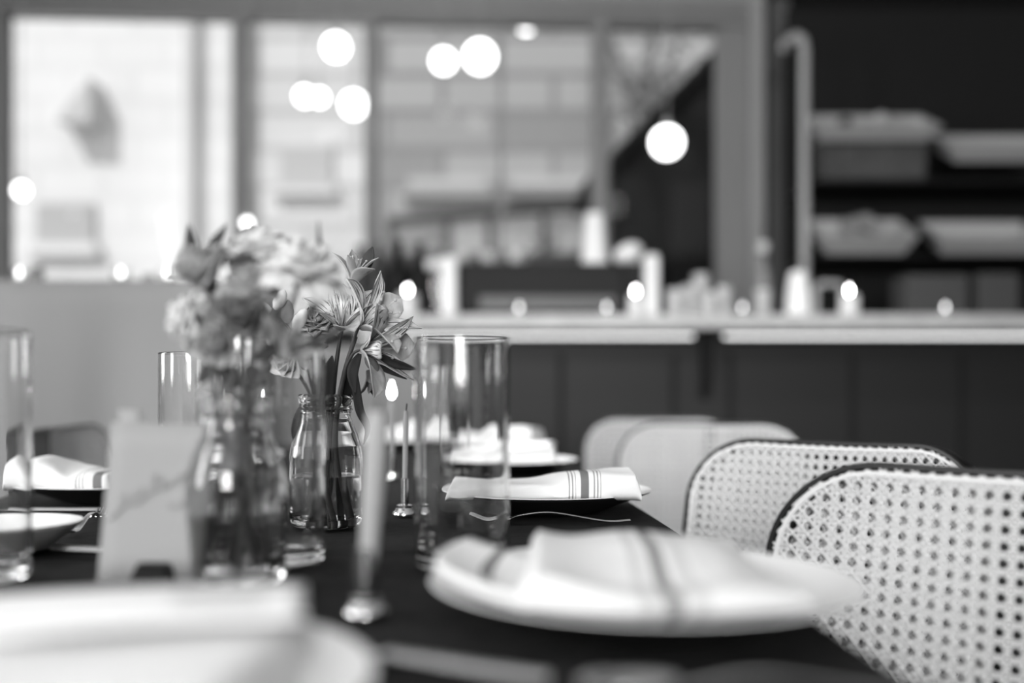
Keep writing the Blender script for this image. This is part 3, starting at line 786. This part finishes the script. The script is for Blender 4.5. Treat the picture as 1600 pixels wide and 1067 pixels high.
for k in range(4):
    v0 = .30+.12*k
    def ln(u, v, v0=v0): return mp(.60+u*.28, v0+v*.035)+Vector((0,0,.0012))
    b.grid(ln, 10, 1)
b.build('text_line', mat('faint_print', .6, .8), t)

# cutlery -----------------------------------------------------------
def strip(mb, pts, widths, th):
    """flat bar following points; widths across"""
    pts = [Vector(p) for p in pts]; vs, fs = [], []
    K = len(pts); n = 10
    for k in range(K):
        d = (pts[min(k+1,K-1)]-pts[max(k-1,0)]).normalized(); side = d.cross(Vector((0,0,1))).normalized(); up = side.cross(d)
        for i in range(n):
            a = 2*PI*i/n; vs.append(pts[k]+side*math.cos(a)*widths[k]/2+up*math.sin(a)*(th[k] if isinstance(th, list) else th)/2)
    for k in range(K-1):
        for i in range(n): fs.append((k*n+i, k*n+(i+1)%n, (k+1)*n+(i+1)%n, (k+1)*n+i))
    fs += [tuple(reversed(range(n))), tuple(range((K-1)*n, K*n))]
    mb.add(vs, fs)
def lerp_pts(ctrl, n=24):
    out = []
    c = [Vector(p) for p in ctrl]; c = [c[0]*2-c[1]]+c+[c[-1]*2-c[-2]]
    for k in range(1, len(c)-2):
        for i in range(n):
            t = i/n; p0, p1, p2, p3 = c[k-1], c[k], c[k+1], c[k+2]
            out.append(.5*((2*p1)+(-p0+p2)*t+(2*p0-5*p1+4*p2-p3)*t*t+(-p0+3*p1-3*p2+p3)*t**3))
    out.append(c[-2]); return out
def fork(label, loc, rz, group='cutlery on the dark cloth'):
    t = thing('fork', label, 'fork', loc, rz, group=group)
    b = MB(); pts = lerp_pts([(.0,0,.004),(.03,0,.003),(.09,0,.012),(.125,0,.009),(.14,0,.005)], 10); K = len(pts)
    ws = [(.012-.006*min(1, k/K*2.2)+ (.004 if k < 4 else 0)*0) if k/K < .5 else .006+.016*max(0,(k/K-.72)/.28) for k in range(K)]
    strip(b, pts, ws, .0028); b.build('handle', 'steel', t)
    b = MB()
    for j in range(4): b.tube(lerp_pts([(.138,-.009+.006*j,.005),(.16,-.009+.006*j,.003),(.185,-.0085+.0057*j,.010)], 6), [.0016]*12+[.0007], 6)
    b.build('tines', 'steel', t); return t
def knife(label, loc, rz, group='cutlery on the dark cloth'):
    t = thing('knife', label, 'knife', loc, rz, group=group)
    b = MB(); strip(b, lerp_pts([(0,0,.005),(.05,0,.005),(.10,0,.005)], 8), [.009]+[.013]*7+[.012]*8+[.010], .007); b.build('handle', 'steel', t)
    b = MB(); strip(b, lerp_pts([(.099,0,.005),(.16,.001,.0035),(.205,.004,.002)], 10), [.012]*4+[.018]*12+[.014,.010,.006,.004,.002], .0016); b.build('blade', 'steel', t); return t
def spoon(label, loc, rz, group='cutlery on the dark cloth'):
    t = thing('spoon', label, 'spoon', loc, rz, group=group)
    b = MB(); pts = lerp_pts([(.0,0,.004),(.03,0,.003),(.09,0,.012),(.125,0,.008),(.135,0,.005)], 10); K = len(pts)
    strip(b, pts, [.012-.0065*min(1, k/K*2) for k in range(K)], .0028); b.build('handle', 'steel', t)
    b = MB(); b.grid(lambda u, v: (.158+.026*u*math.cos(2*PI*v), .017*u*math.sin(2*PI*v), .002+.008*u*u), 8, 24, closed_v=True); b.build('bowl', 'steel', t, solid=.0012); return t
pE = at(985, 818, 1.15)
fork('sharp-edged fork whose handle end points at the pale chairs', (pE.x, 1.15, ZT0), math.radians(176))
knife('dark blurred knife under the front of the right plate', (.02, .50, ZT0), math.radians(152))
spoon('dark blurred spoon at the bottom edge of the photo', (.215, .49, ZT0), math.radians(183))
knife('bright knife lying before the left napkin plate', (-.512, 1.243, ZT0), math.radians(180))
fork('fork slanting away behind the small side plate at left', (-.466, 1.05, ZT0), math.radians(101))
knife('dull knife on the cloth between left glass and place card', (-.43, .93, ZT0), math.radians(-14))

# glasses, bottles ----------------------------------------------------
def cylinder_glass(label, X_, Y_, h=.200, r=.041):
    t = thing('cylinder_glass', label, 'glass', (X_, Y_, ZT0), group='tall straight glasses on the table')
    prof = [(0,0),(r-.004,0),(r-.001,.0012),(r,.004),(r,h-.001),(r-.0008,h),(r-.0017,h-.001),(r-.0020,.016),(r-.006,.011),(0,.009)]
    MB().lathe(prof, 72).build('body', 'glass', t); return t
cylinder_glass('tall straight glass in front of the far plate, right of the candles', (722-HX)/F*.864, .864, .198)
cylinder_glass('tall straight glass further back, seen through the nearer tall glass', -.115, 1.867)
cylinder_glass('tall straight glass behind the place card at left', -.38, 1.19, .1985)
cylinder_glass('tall straight glass between the two bouquets', -.2085, .889)
cylinder_glass('blurred tall straight glass at the left edge of the photo', -.431, .80, .200)
def flower_bottle(label, X_, Y_, wl=.058):
    t = thing('glass_bottle', label, 'bottle', (X_, Y_, ZT0), group='small glass flower bottles')
    H = .149
    o = [(0,.002),(.030,.002),(.031,0),(.036,.001),(.0395,.006),(.040,.012),(.0405,.058),(.040,.078),(.0385,.090),(.034,.105),(.0285,.118),(.0265,.124),(.0265,.128),(.0290,.129),(.0295,.132),(.0275,.134),(.0275,.139),(.0290,.1405),(.0293,.146),(.0280,.149)]
    i = [(.0262,.149),(.0250,.146),(.0245,.126),(.0262,.118),(.0315,.104),(.0358,.090),(.0372,.078),(.0375,.058),(.0372,.016),(.034,.010),(0,.008)]
    MB().lathe(o+i, 72).build('body', 'glass', t)
    MB().lathe([(0,.0083),(.0338,.0103),(.0370,.0162),(.0374,wl-.0015),(.0368,wl),(0,wl-.0008)], 64).build('water', 'water', t)
    return t
B1 = (-.219, .785); B2 = (-.2095, 1.128)
flower_bottle('blurred glass bottle of flowers in front, behind the menu', *B1)
flower_bottle('sharp small glass bottle holding the striped lilies, half filled', *B2)

# taper candles -------------------------------------------------------
def taper(label, X_, Y_, r0, r1, h, lit, lean=(0,0)):
    t = thing('taper_candle', label, 'candle', (X_, Y_, ZT0+.014), group='taper candles in brass holders')
    pts = [(lean[0]*k/8, lean[1]*k/8, h*k/8) for k in range(9)]
    MB().tube(pts, [r0+(r1-r0)*k/8 for k in range(8)]+[r1*.75], 18).build('wax', 'wax_grey', t)
    MB().tube([(lean[0],lean[1],h-.001),(lean[0]+.001,lean[1],h+.009)], .0009, 6).build('wick', 'wick', t)
    if lit: flame_part(t, h+.005, 1.1, lean[0], lean[1])
    return t
def taper_holder(label, X_, Y_, cup=.0062):
    t = thing('candle_holder', label, 'candle holder', (X_, Y_, ZT0), group='brass taper holders')
    MB().lathe([(0,0),(.0140,0),(.0150,.001),(.0148,.0032),(.0125,.0052),(.0115,.0058),(.0105,.0085),(.0098,.0090),(.0098,.0118),(.0070,.0130),(0,.0130)], 40).build('base', 'brass', t)
    MB().lathe([(0,.0128),(cup,.0128),(cup+.0004,.0138),(cup,.045),(cup-.0008,.0455),(cup-.0012,.0445),(cup-.0012,.0140),(0,.0138)], 28).build('cup', mat('dark_brass', .30, .25, metal=1), t)
    return t
n1 = at(572, 965, .673); taper_holder('blurred brass holder of the nearest taper', n1.x, .673, .0076)
taper('nearest thick taper standing blurred in front of the tall glass', n1.x, .673, .0058, .0085, .123, False, (.008, 0))
n2 = at(632, 808, 1.235); taper_holder('sharp little brass holder right of the lily bottle', n2.x, 1.235, .0048)
taper('thin unlit taper right of the lily bottle', n2.x, 1.235, .0032, .0034, .115, False, (.002, 0))
for px_, py_, Y_, l1, l2 in ((401, 632, 1.75, 'brass holder behind the near bouquet bottle', 'lit taper glowing behind the near bouquet bottle'), (612, 620, 1.78, 'brass holder hidden behind the nearest taper', 'lit taper whose flame shows right above the nearest taper')):
    n3 = at(px_, py_, Y_); taper_holder(l1, n3.x, Y_, .0062); taper(l2, n3.x, Y_, .0046, .0046, n3.z-ZT0-.020, True)

# place card ----------------------------------------------------------
KY = .752
p0 = at(240, 931, KY)
t = thing('place_card', 'grey handwritten card standing in a black clip at lower left', 'card', (p0.x, KY, ZT0), 0)
k = KY/F
def cd(px, py): return ((px-240)*k, 0, (931-py)*k)
def cpt(u, v): 
    a, e, c, d = Vector(cd(152,916)), Vector(cd(317,916)), Vector(cd(331,672)), Vector(cd(165,667))
    return a.lerp(e,u).lerp(d.lerp(c,u), v)+Vector((0, .012*v, 0))
b = MB(); b.grid(cpt, 6, 6); b.build('card_face', 'card', t, solid=.0012)
b = MB(); b.grid(lambda u, v: Vector(cd(174+u*40, 690-v*43))+Vector((0,.0145,0)), 2, 2); b.build('tab', 'card', t, solid=.0012)
b = MB()
def ink(px, pw=1.6):
    pts = lerp_pts([Vector(cd(x, y))+Vector((0, .012*(916-y)/247-.0010, 0)) for x, y in px], 8)
    b.tube(pts, .0011*pw, 6, flat=1)
ink([(168,818),(182,806),(190,790),(187,782),(184,800),(198,790),(206,778),(203,796),(214,786),(217,770),(212,792),(222,784)])
ink([(222,784),(232,772),(238,752),(234,756),(232,778),(243,766),(248,756),(246,772),(258,764)])
ink([(254,770),(264,760),(276,750),(288,742),(296,740),(286,748),(270,762)])
ink([(296,744),(306,746),(302,768),(288,788),(270,800),(258,796)], 1.4)
b.build('handwriting', 'ink', t)
ch = thing('card_clip', 'small black clip holding up the handwritten card', 'card holder', (at(229, 931, KY-.02).x, KY, ZT0))
b = MB()
b.add([(-.017,-.024,0),(.017,-.024,0),(.017,.02,0),(-.017,.02,0),(-.0115,-.012,.021),(.0115,-.012,.021),(.0115,.014,.021),(-.0115,.014,.021)],
      [(3,2,1,0),(4,5,6,7),(0,1,5,4),(1,2,6,5),(2,3,7,6),(3,0,4,7)])
b.build('block', 'black', ch, smooth=False, bevel=.0015)
MB().box(-.010,.010,-.0135,-.0035,.0212,.0225).build('jaw', 'steel_black', ch, smooth=False)

# ------------------------------------------------------------------ cane chairs
PW, PH, PR, PP = .45, .36, .105, .0145
PZ0 = .84-PH*math.cos(.17)
RC = .17                                   # recline
def inside(u, v, m=0.0):
    hw, hh = PW/2-m, PH/2-m; r = PR-m
    du, dv = abs(u)-(hw-r), abs(v-PH/2)-(hh-r)
    if du <= 0: return abs(v-PH/2) <= hh
    if dv <= 0: return abs(u) <= hw
    return du*du+dv*dv <= r*r
def bend(u, v, n):
    """panel coordinates -> chair frame: u across, v up, n towards the sitter (-y)"""
    y = -n - u*u*.55; z = v
    return Vector((u, y*math.cos(RC)+z*math.sin(RC), z*math.cos(RC)-y*math.sin(RC)))
def cane_mesh():
    vs, fs = [], []
    s = PP/5; R = .00118; NN = 5
    def strand(o, d, wave, lift):
        run = []
        nrm = Vector((-d[1], d[0]))
        K = int(1.0/s)
        def flush():
            if len(run) > 4:
                k0 = len(vs)
                for (u, v, n) in run:
                    for i in range(NN):
                        a = 2*PI*i/NN+.3; c, si = math.cos(a)*R, math.sin(a)*R*.75
                        vs.append(bend(u+nrm.x*c, v+nrm.y*c, n+si))
                for k in range(len(run)-1):
                    for i in range(NN): fs.append((k0+k*NN+i, k0+k*NN+(i+1)%NN, k0+(k+1)*NN+(i+1)%NN, k0+(k+1)*NN+i))
            run.clear()
        for k in range(-K, K):
            t = k*s; u, v = o[0]+d[0]*t, o[1]+d[1]*t
            if inside(u, v, .010): run.append((u, v, lift+wave*math.sin(2*PI*t/PP)))
            else: flush()
        flush()
    g = PP*.135
    n = int(PW/PP/2)+1
    for i in range(-n, n+1):
        for q in (-1, 1): strand((i*PP+q*g, PH/2), (0, 1), .0006*q, 0)
    for j in range(-n, n+1):
        for q in (-1, 1): strand((0, PH/2+j*PP+q*g), (1, 0), -.0006*q, 0)
    r2 = .5**.5
    for j in range(-2*n, 2*n+1):
        strand((0, PH/2+(j+.5)*PP), (r2, r2), .0, .0013)
        strand((0, PH/2+(j+.5)*PP), (r2, -r2), .0, .0021)
    me = bpy.data.meshes.new('woven_cane'); me.from_pydata([tuple(p) for p in vs], [], fs); me.materials.append(M['cane'])
    me.polygons.foreach_set('use_smooth', [True]*len(me.polygons)); me.update()
    return me
CANE = cane_mesh()
def outline(m, n=14):
    hw, hh, r = PW/2-m, PH/2-m, PR-m; out = []
    def arc(cx, cy, a0):
        for k in range(n+1): a = a0+PI/2*k/n; out.append((cx+r*math.cos(a), cy+r*math.sin(a)))
    def line(p, q, k=14):
        for i in range(1, k): out.append((p[0]+(q[0]-p[0])*i/k, p[1]+(q[1]-p[1])*i/k))
    c = PH/2
    arc(hw-r, c+hh-r, 0); line((hw-r,c+hh),(-hw+r,c+hh)); arc(-hw+r, c+hh-r, PI/2); line((-hw,c+hh-r),(-hw,c-hh+r),8); arc(-hw+r, c-hh+r, PI); line((-hw+r,c-hh),(hw-r,c-hh)); arc(hw-r, c-hh+r, 1.5*PI); line((hw,c-hh+r),(hw,c+hh-r),8)
    return out
def sweep(m, sec, mt, name, parent):
    """closed sweep of a section [(inward, n)] around the panel outline"""
    S = len(sec); pts = outline(m); K = len(pts); b = MB(); vs, fs = [], []
    for k in range(K):
        p = Vector(pts[k]); t = (Vector(pts[(k+1)%K])-Vector(pts[k-1])).normalized(); inw = Vector((-t.y, t.x))
        for (a, n) in sec: q = p+inw*a; vs.append(bend(q.x, q.y, n))
    for k in range(K):
        for i in range(S): fs.append((k*S+i, k*S+(i+1)%S, ((k+1)%K)*S+(i+1)%S, ((k+1)%K)*S+i))
    b.add(vs, fs); return b.build(name, mt, parent)
def rsec(a0, a1, n0, n1, e=.5, n=14):
    return [((a0+a1)/2+math.copysign(abs(math.cos(2*PI*i/n))**e, math.cos(2*PI*i/n))*(a1-a0)/2, (n0+n1)/2+math.copysign(abs(math.sin(2*PI*i/n))**e, math.sin(2*PI*i/n))*(n1-n0)/2) for i in range(n)]
DEP = .026
def make_chair():
    t = thing('cane_chair', 'x', 'chair', (0,0,0), 0, 'black-framed cane chairs around the table')
    lift = Matrix.Translation((0, 0, PZ0))
    def up(o): o.location = (0, 0, PZ0); return o
    up(sweep(0, rsec(.003, .0125, -DEP-.022, .004, .6), 'frame_wood', 'back_frame', t))
    up(sweep(.0125, rsec(0, .005, -.002, .0035, .8, 8), 'cane', 'spline', t))
    up(sweep(.0125, rsec(0, .005, -DEP-.0035, -DEP+.002, .8, 8), 'cane', 'spline', t))
    for off in (0, -DEP):
        o = bpy.data.objects.new('woven_cane', CANE); C.objects.link(o); o.parent = t; up(o)
        if off: o.location = (0, -off*math.cos(RC), PZ0+off*math.sin(RC)*-1*-1)
    b = MB(); K = 10
    b.grid(lambda u, v: bend(math.cos(2*PI*u)*.016-.002, .004+v*(PH-.008), -DEP/2+math.sin(2*PI*u)*.008), 12, K, closed_u=True); up(b.build('centre_strut', 'frame_wood', t))
    # seat: rounded frame with woven cane, rails down to the rear legs, four legs
    def seat(u, v, z):
        a = 2*PI*u; c, s = math.cos(a), math.sin(a)
        return (math.copysign(abs(c)**.55, c)*.225*v, -.205+math.copysign(abs(s)**.55, s)*.19*v, z)
    b = MB(); ring = [(1,.44),(1.0,.465),(.97,.47),(.87,.47),(.86,.465),(.86,.44)]
    b.grid(lambda u, k: seat(u, ring[int(round(k*6))%6][0], ring[int(round(k*6))%6][1]), 48, 6, closed_u=True, closed_v=True); b.build('seat_frame', 'frame_wood', t)
    b = MB(); b.grid(lambda u, v: seat(u, v*.865+.001, .463), 48, 4, closed_u=True); b.build('seat', 'cane', t, solid=.006)
    for sx in (-1, 1):
        MB().tube([(sx*.19,-.35,.445),(sx*.20,-.36,.2),(sx*.205,-.37,0)], [.017,.015,.012], 12).build('leg', 'frame_wood', t)
        pr = bend(sx*(PW/2-.02), .05, -DEP/2)+Vector((0,0,PZ0))
        MB().tube(lerp_pts([pr+Vector((0,.004,.04)), pr, (sx*.19,-.035,.455), (sx*.195,.01,.2), (sx*.205,.05,0)], 6), .013, 12).build('leg', 'frame_wood', t)
    return t
chair0 = make_chair()
nch = [0]
def place_chair(label, left, right_dir, first=False):
    """left = X,Y of the far top end of the back; right_dir = angle of the back line towards the camera"""
    o = chair0 if nch[0] == 0 else copy_tree(chair0); nch[0] += 1
    a = right_dir
    d = Vector((math.cos(a), math.sin(a)))
    # top edge centre sits back by the recline
    zloc = PH*math.sin(RC)
    nx = Vector((d.y, -d.x))       # facing direction (-y local rotated)
    c = Vector(left)+d*(PW/2)+nx*zloc
    o.location = (c.x, c.y, 0); o.rotation_euler = (0, 0, a); o['label'] = label
    return o
R_ = math.radians
place_chair('sharp cane chair nearest the camera at the right edge', (.279, 1.02), R_(-45))
place_chair('cane chair second from the camera behind the nearest one', (.296, 1.57), R_(-45))
place_chair('soft cane chair third from the camera on the right side', (.252, 2.42), R_(-10))
place_chair('blurred cane chair furthest away on the right side', (.207, 2.95), R_(-6))
o = place_chair('cane chair in shadow on the left side behind the napkin', (-.925, 1.90), R_(96))

# ------------------------------------------------------------------ flowers
def petal(mb, T, L, Wd, curl=.4, cup=.25, ruff=0, ph=0, tip=.0, nu=8, nv=12, mi=0):
    """blade along +z from the origin, bending outward to +x; width along y"""
    def fn(u, v):
        ww = Wd*(math.sin(PI*min(1, .12+.80*v)**1.25))**.8 if v < .999 else Wd*.10
        if tip and v > .85: ww *= 1-(v-.85)/.15*(1-tip)
        y = (u-.5)*ww
        ang = curl*v
        r = L*v
        x = math.sin(ang)*r*.8+cup*(abs(u-.5)*2)**2*-ww*.5
        z = math.cos(ang*.8)*r
        x += ruff*math.sin(u*14+ph)*v*v+ruff*.7*math.sin(u*25+ph*2+v*5)*v**3
        z += ruff*.6*math.sin(u*11+ph)*v*v
        return (x, y, z)
    mb.grid(fn, nu, nv, T=T, mi=mi)
def frame_to(axis):
    z = Vector(axis).normalized(); return z.to_track_quat('Z', 'Y').to_matrix().to_4x4()
def lily(parent, pos, axis, r, s=1.0, mt='petal_striped', open_=.62, spin=0):
    """six-petalled funnel flower: three broad outer and three narrow striped inner petals"""
    A = T_(*pos) @ frame_to(axis)
    for k in range(6):
        outer = k % 2 == 0; a = spin+k*PI/3+r.uniform(-.12,.12)
        b = MB()
        T = A @ rotz(a) @ T_(.0022*s,0,0) @ Matrix.Rotation(open_*(.9 if outer else .65)+r.uniform(-.1,.12), 4, 'Y')
        if outer: petal(b, T, .043*s, .023*s, .55, .35, .0006*s, r.uniform(0,6), tip=.35)
        else: petal(b, T, .044*s, .0135*s, .30, .45, .0003*s, r.uniform(0,6), tip=.15)
        b.build('petal', 'petal_plainer' if k in (0, 4) and mt == 'petal_striped' else mt, parent, solid=.0005*s)
    b = MB()
    for k in range(5):
        a = spin+k*1.25; d = A @ Vector((.010*s*math.cos(a), .010*s*math.sin(a), .032*s)); m_ = A @ Vector((.003*s*math.cos(a), .003*s*math.sin(a), .018*s))
        b.tube([A @ Vector((0,0,0)), m_, d], .0005*s, 5); b.ball(d, .0013*s, 8)
    b.build('stamens', 'bud', parent)
M['petal_plainer'] = noisy(mat('veined_petal', .5, .6, spec=.25, sheen=.15), .36, .66, 90, stretch=(1,1,.25))
def leaf(parent, ctrl, wd, mt='leaf', up=(0,-1,0.2)):
    pts = lerp_pts(ctrl, 8); K = len(pts); vs, fs, uv = [], [], []
    for k in range(K):
        d = (pts[min(k+1,K-1)]-pts[max(k-1,0)]).normalized(); sd = d.cross(Vector(up)).normalized(); nn = sd.cross(d)
        t = k/(K-1); w_ = wd*(math.sin(PI*(.10+.88*t)))**.9
        for i in range(5):
            q = (i-2)/2; vs.append(pts[k]+sd*q*w_/2-nn*(1-abs(q))*w_*.12); uv.append((i/4, t))
    for k in range(K-1):
        for i in range(4): fs.append((k*5+i, k*5+i+1, k*5+i+6, k*5+i+5))
    MB().add(vs, fs, uv).build('leaf', mt, parent, solid=.0005)
def stem(parent, ctrl, r0=.0024, r1=.0016):
    pts = lerp_pts(ctrl, 8); K = len(pts)
    MB().tube(pts, [r0+(r1-r0)*k/(K-1) for k in range(K)], 8).build('stem', 'stem', parent)
def carnation(parent, pos, axis, R, mt, r, n=34):
    A = T_(*pos) @ frame_to(axis); b = MB()
    for k in range(n):
        f = k/n; a = k*2.399; tilt = .12+1.35*f
        T = A @ rotz(a) @ Matrix.Rotation(tilt+r.uniform(-.12,.12), 4, 'Y')
        petal(b, T, R*(.85+.25*f)*r.uniform(.9,1.08), R*.85, .5*f+.1, .25, R*.07, r.uniform(0,6), nu=10, nv=7)
    b.build('blossom', mt, parent, solid=.0004)
    MB().lathe([(0,-.012),(.004,-.010),(.006,-.002),(.007,.006),(.005,.008),(0,.006)], 14, T=A).build('calyx', 'stem', parent)
def rose(parent, pos, axis, R, mt, r):
    A = T_(*pos) @ frame_to(axis); b = MB()
    for k in range(16):
        f = k/15; a = k*2.2; rad = R*(.06+.30*f)
        T = A @ rotz(a) @ T_(rad,0,-R*.3*f) @ Matrix.Rotation(-.15+.75*f, 4, 'Y')
        petal(b, T, R*(1.1-.05*f), R*(.7+.75*f), .25+.55*f, .9, R*.03, r.uniform(0,6), nu=10, nv=9)
    b.build('blossom', mt, parent, solid=.0004)
    MB().lathe([(0,-R*.6),(R*.22,-R*.45),(R*.26,-R*.2),(0,-R*.1)], 14, T=A).build('calyx', 'stem', parent)
def bud(parent, pos, axis, L, mt='bud'):
    A = T_(*pos) @ frame_to(axis)
    MB().lathe([(0,0),(L*.14,L*.06),(L*.25,L*.3),(L*.27,L*.55),(L*.18,L*.85),(L*.06,L*.98),(0,L)], 14, T=A).build('bud', mt, parent)
def bq(base, Y):
    """pixel -> point relative to the bottle foot, with a depth offset"""
    o = Vector((base[0], base[1], ZT0))
    return lambda px, py, dy=0: at(px, py, Y+dy)-o
gF = 'cut flowers in the glass bottles'
def flower(name, label, base):
    return thing(name, label, 'flower', (base[0], base[1], ZT0), 0, gF)
r = random.Random(11)
q = bq(B2, 1.128)
inn = lambda px, py, dy=0: q(px, py, dy)
f = flower('lily_stem', 'striped lily stem with open blooms leaning right from the sharp bottle', B2)
stem(f, [q(541,821,.004), q(533,772,.002), q(524,700), q(527,640,-.002), q(540,575,0), q(556,525,.0)], .0042, .0024)
stem(f, [q(540,575,0), q(552,552,-.004), q(566,545,-.008)], .0022, .0014)
stem(f, [q(548,545,0), q(556,522,-.002), q(562,508,-.004)], .0020, .0014)
lily(f, q(564,512,-.004), (.74,-.40,.54), r, 1.5, open_=.56, spin=.4)
lily(f, q(566,545,-.010), (.92,-.45,-.02), r, 1.5, open_=.62, spin=.1)
bud(f, q(572,556,-.012), (.5,-.3,-.6), .024, 'petal_dark')
bud(f, q(590,520,-.012), (.25,-.3,.9), .034, 'petal_mid')
leaf(f, [q(552,560,-.008), q(556,600,-.012), q(562,640,-.012), q(574,668,-.010), q(568,694,-.006)], .010)
leaf(f, [q(562,552,-.012), q(551,580,-.02), q(555,616,-.02)], .013)
leaf(f, [q(592,556,-.030), q(618,568,-.034), q(652,577,-.030)], .012, up=(0,-1,-.6))
leaf(f, [q(575,566,-.004), q(606,578,0), q(636,592,.004)], .007)
f = flower('lily_stem', 'striped lily stem with dim blooms behind the right leaning one', B2)
stem(f, [q(500,818,.01), q(512,770,.008), q(517,700,.008), q(519,640,.010), q(525,570,.012), q(532,520,.014)], .0034, .002)
lily(f, q(533,515,.012), (.05,-.55,.8), r, 1.25, open_=.6, spin=.8)
lily(f, q(545,500,.02), (.35,.2,.9), r, 1.05, open_=.5, spin=.2)
leaf(f, [q(512,640,.0), q(513,590,-.006), q(519,555,-.006)], .017)
leaf(f, [q(540,640,.006), q(545,600,.004), q(546,560,.002)], .014)
lily(f, q(574,578,.02), (.3,-.1,-.7), r, .7, mt='petal_dark', open_=.3, spin=.2)
f = flower('rose_stem', 'pale rose low on the left shoulder of the sharp bottle', B2)
stem(f, [q(520,815,-.006), q(510,760,-.004), q(506,690,-.004), q(505,635,-.004), q(480,595,-.01), q(462,580,-.014)], .003, .0022)
rose(f, q(455,572,-.016), (-.35,-.75,.35), .021, 'petal_pale', r)
leaf(f, [q(500,630,-.006), q(480,640,-.012), q(466,668,-.014), q(462,690,-.012)], .014)
f = flower('bud_sprig', 'sprig of small pale buds left of the striped lilies', B2)
stem(f, [q(515,816,.0), q(512,750,.002), q(511,640,.004), q(480,555,.002), q(448,508,0), q(428,492,0)], .0026, .0012)
for (px, py, ax, L, m_) in ((424,486,(-.9,-.1,.5),.022,'petal_pale'),(430,484,(.45,-.2,.85),.026,'petal_pale'),(426,494,(-.5,-.3,-.2),.014,'bud'),(448,506,(.1,-.2,1),.028,'petal_mid'),(460,515,(.5,-.2,.8),.028,'petal_pale'),(420,520,(0,-.3,-.9),.016,'bud')):
    bud(f, q(px,py,r.uniform(-.01,.006)), ax, L, m_)
stem(f, [q(440,500,0), q(430,510,-.002), q(420,520,-.002)], .001, .0008)
f = flower('carnation_stem', 'ruffled grey carnation in the middle of the sharp bottle', B2)
stem(f, [q(508,812,.014), q(510,740,.012), q(513,640,.014), q(505,560,.014), q(497,520,.012)], .0026, .0018)
carnation(f, q(497,512,.010), (-.1,-.6,.8), .026, 'petal_mid', r)
f = flower('carnation_stem', 'dim carnation above the pale rose, left of centre', B2)
stem(f, [q(505,812,.018), q(508,740,.018), q(511,640,.018), q(490,580,.014), q(480,555,.010)], .0026, .0018)
carnation(f, q(478,548,.004), (-.3,-.8,.5), .022, 'petal_mid', r)
f = flower('lily_stem', 'dark petalled lily standing highest behind the striped ones', B2)
stem(f, [q(525,815,.022), q(522,740,.022), q(520,640,.020), q(530,540,.028), q(548,450,.04)], .0026, .0018)
lily(f, q(550,445,.04), (.25,-.2,.9), r, 1.0, mt='petal_mid', open_=.45, spin=.3)
leaf(f, [q(566,430,.04), q(575,405,.04), q(582,385,.04)], .014)
# near bouquet
q = bq(B1, .785)
def foot(i): a = i*1.9; return Vector((.020*math.cos(a), .020*math.sin(a), .016))
def near_flower(name, label, head, kind, R, mt, axis, i, leaves_=(), hd=0):
    f = flower(name, label, B1)
    a = i*1.15; neck = Vector((.013*math.cos(a), .013*math.sin(a), .135))
    h = q(*head, hd); ax = Vector(axis).normalized()
    stem(f, [foot(i), foot(i)*.4+neck*.55, neck, neck.lerp(h-ax*R*.5, .55)+Vector((0,0,.006)), h-ax*.006], .0028, .0018)
    if kind == 'c': carnation(f, h, axis, R, mt, r, 28)
    elif kind == 'r': rose(f, h, axis, R, mt, r)
    elif kind == 'l': lily(f, h, axis, r, R/.036, mt=mt, open_=.55)
    for L in leaves_: leaf(f, [q(*p) for p in L[0]], L[1])
near_flower('carnation_stem', 'large pale carnation crowning the near blurred bouquet', (470,432), 'c', .034, 'petal_pale', (.25,-.45,.85), 0, [([(480,500),(500,450),(497,345)],.008)])
near_flower('carnation_stem', 'pale carnation at the top centre of the near bouquet', (408,405), 'c', .029, 'petal_pale', (-.1,.1,1), 1, hd=.03)
near_flower('rose_stem', 'mid grey rose at the upper left of the near bouquet', (318,432), 'r', .026, 'petal_mid', (-.4,-.5,.75), 2, [([(320,430),(330,390),(356,350)],.012),([(310,420),(300,385),(296,350)],.010)])
near_flower('carnation_stem', 'pale carnation hanging at the far left of the near bouquet', (300,500), 'c', .022, 'petal_pale', (-.85,-.4,.2), 3)
near_flower('rose_stem', 'darker rose in the centre of the near bouquet', (382,500), 'r', .027, 'petal_dark', (.05,-.8,.35), 4, [([(400,500),(420,510),(445,470)],.012)])
near_flower('rose_stem', 'mid grey rose low in the near bouquet', (342,535), 'r', .023, 'petal_mid', (-.35,-.8,.1), 5, [([(360,560),(330,575),(308,600)],.014),([(385,570),(400,590),(420,600)],.016),([(395,560),(430,545),(470,515)],.012)])
near_flower('carnation_stem', 'grey carnation between the crown and the dark rose', (398,448), 'c', .021, 'petal_mid', (.05,-.7,.6), 6)
near_flower('lily_stem', 'dim lily drooping right out of the near bouquet', (440,560), 'l', .030, 'petal_mid', (.5,-.3,.5), 7, [([(430,560),(470,545),(560,500)],.010),([(380,600),(360,590),(330,560)],.014)])
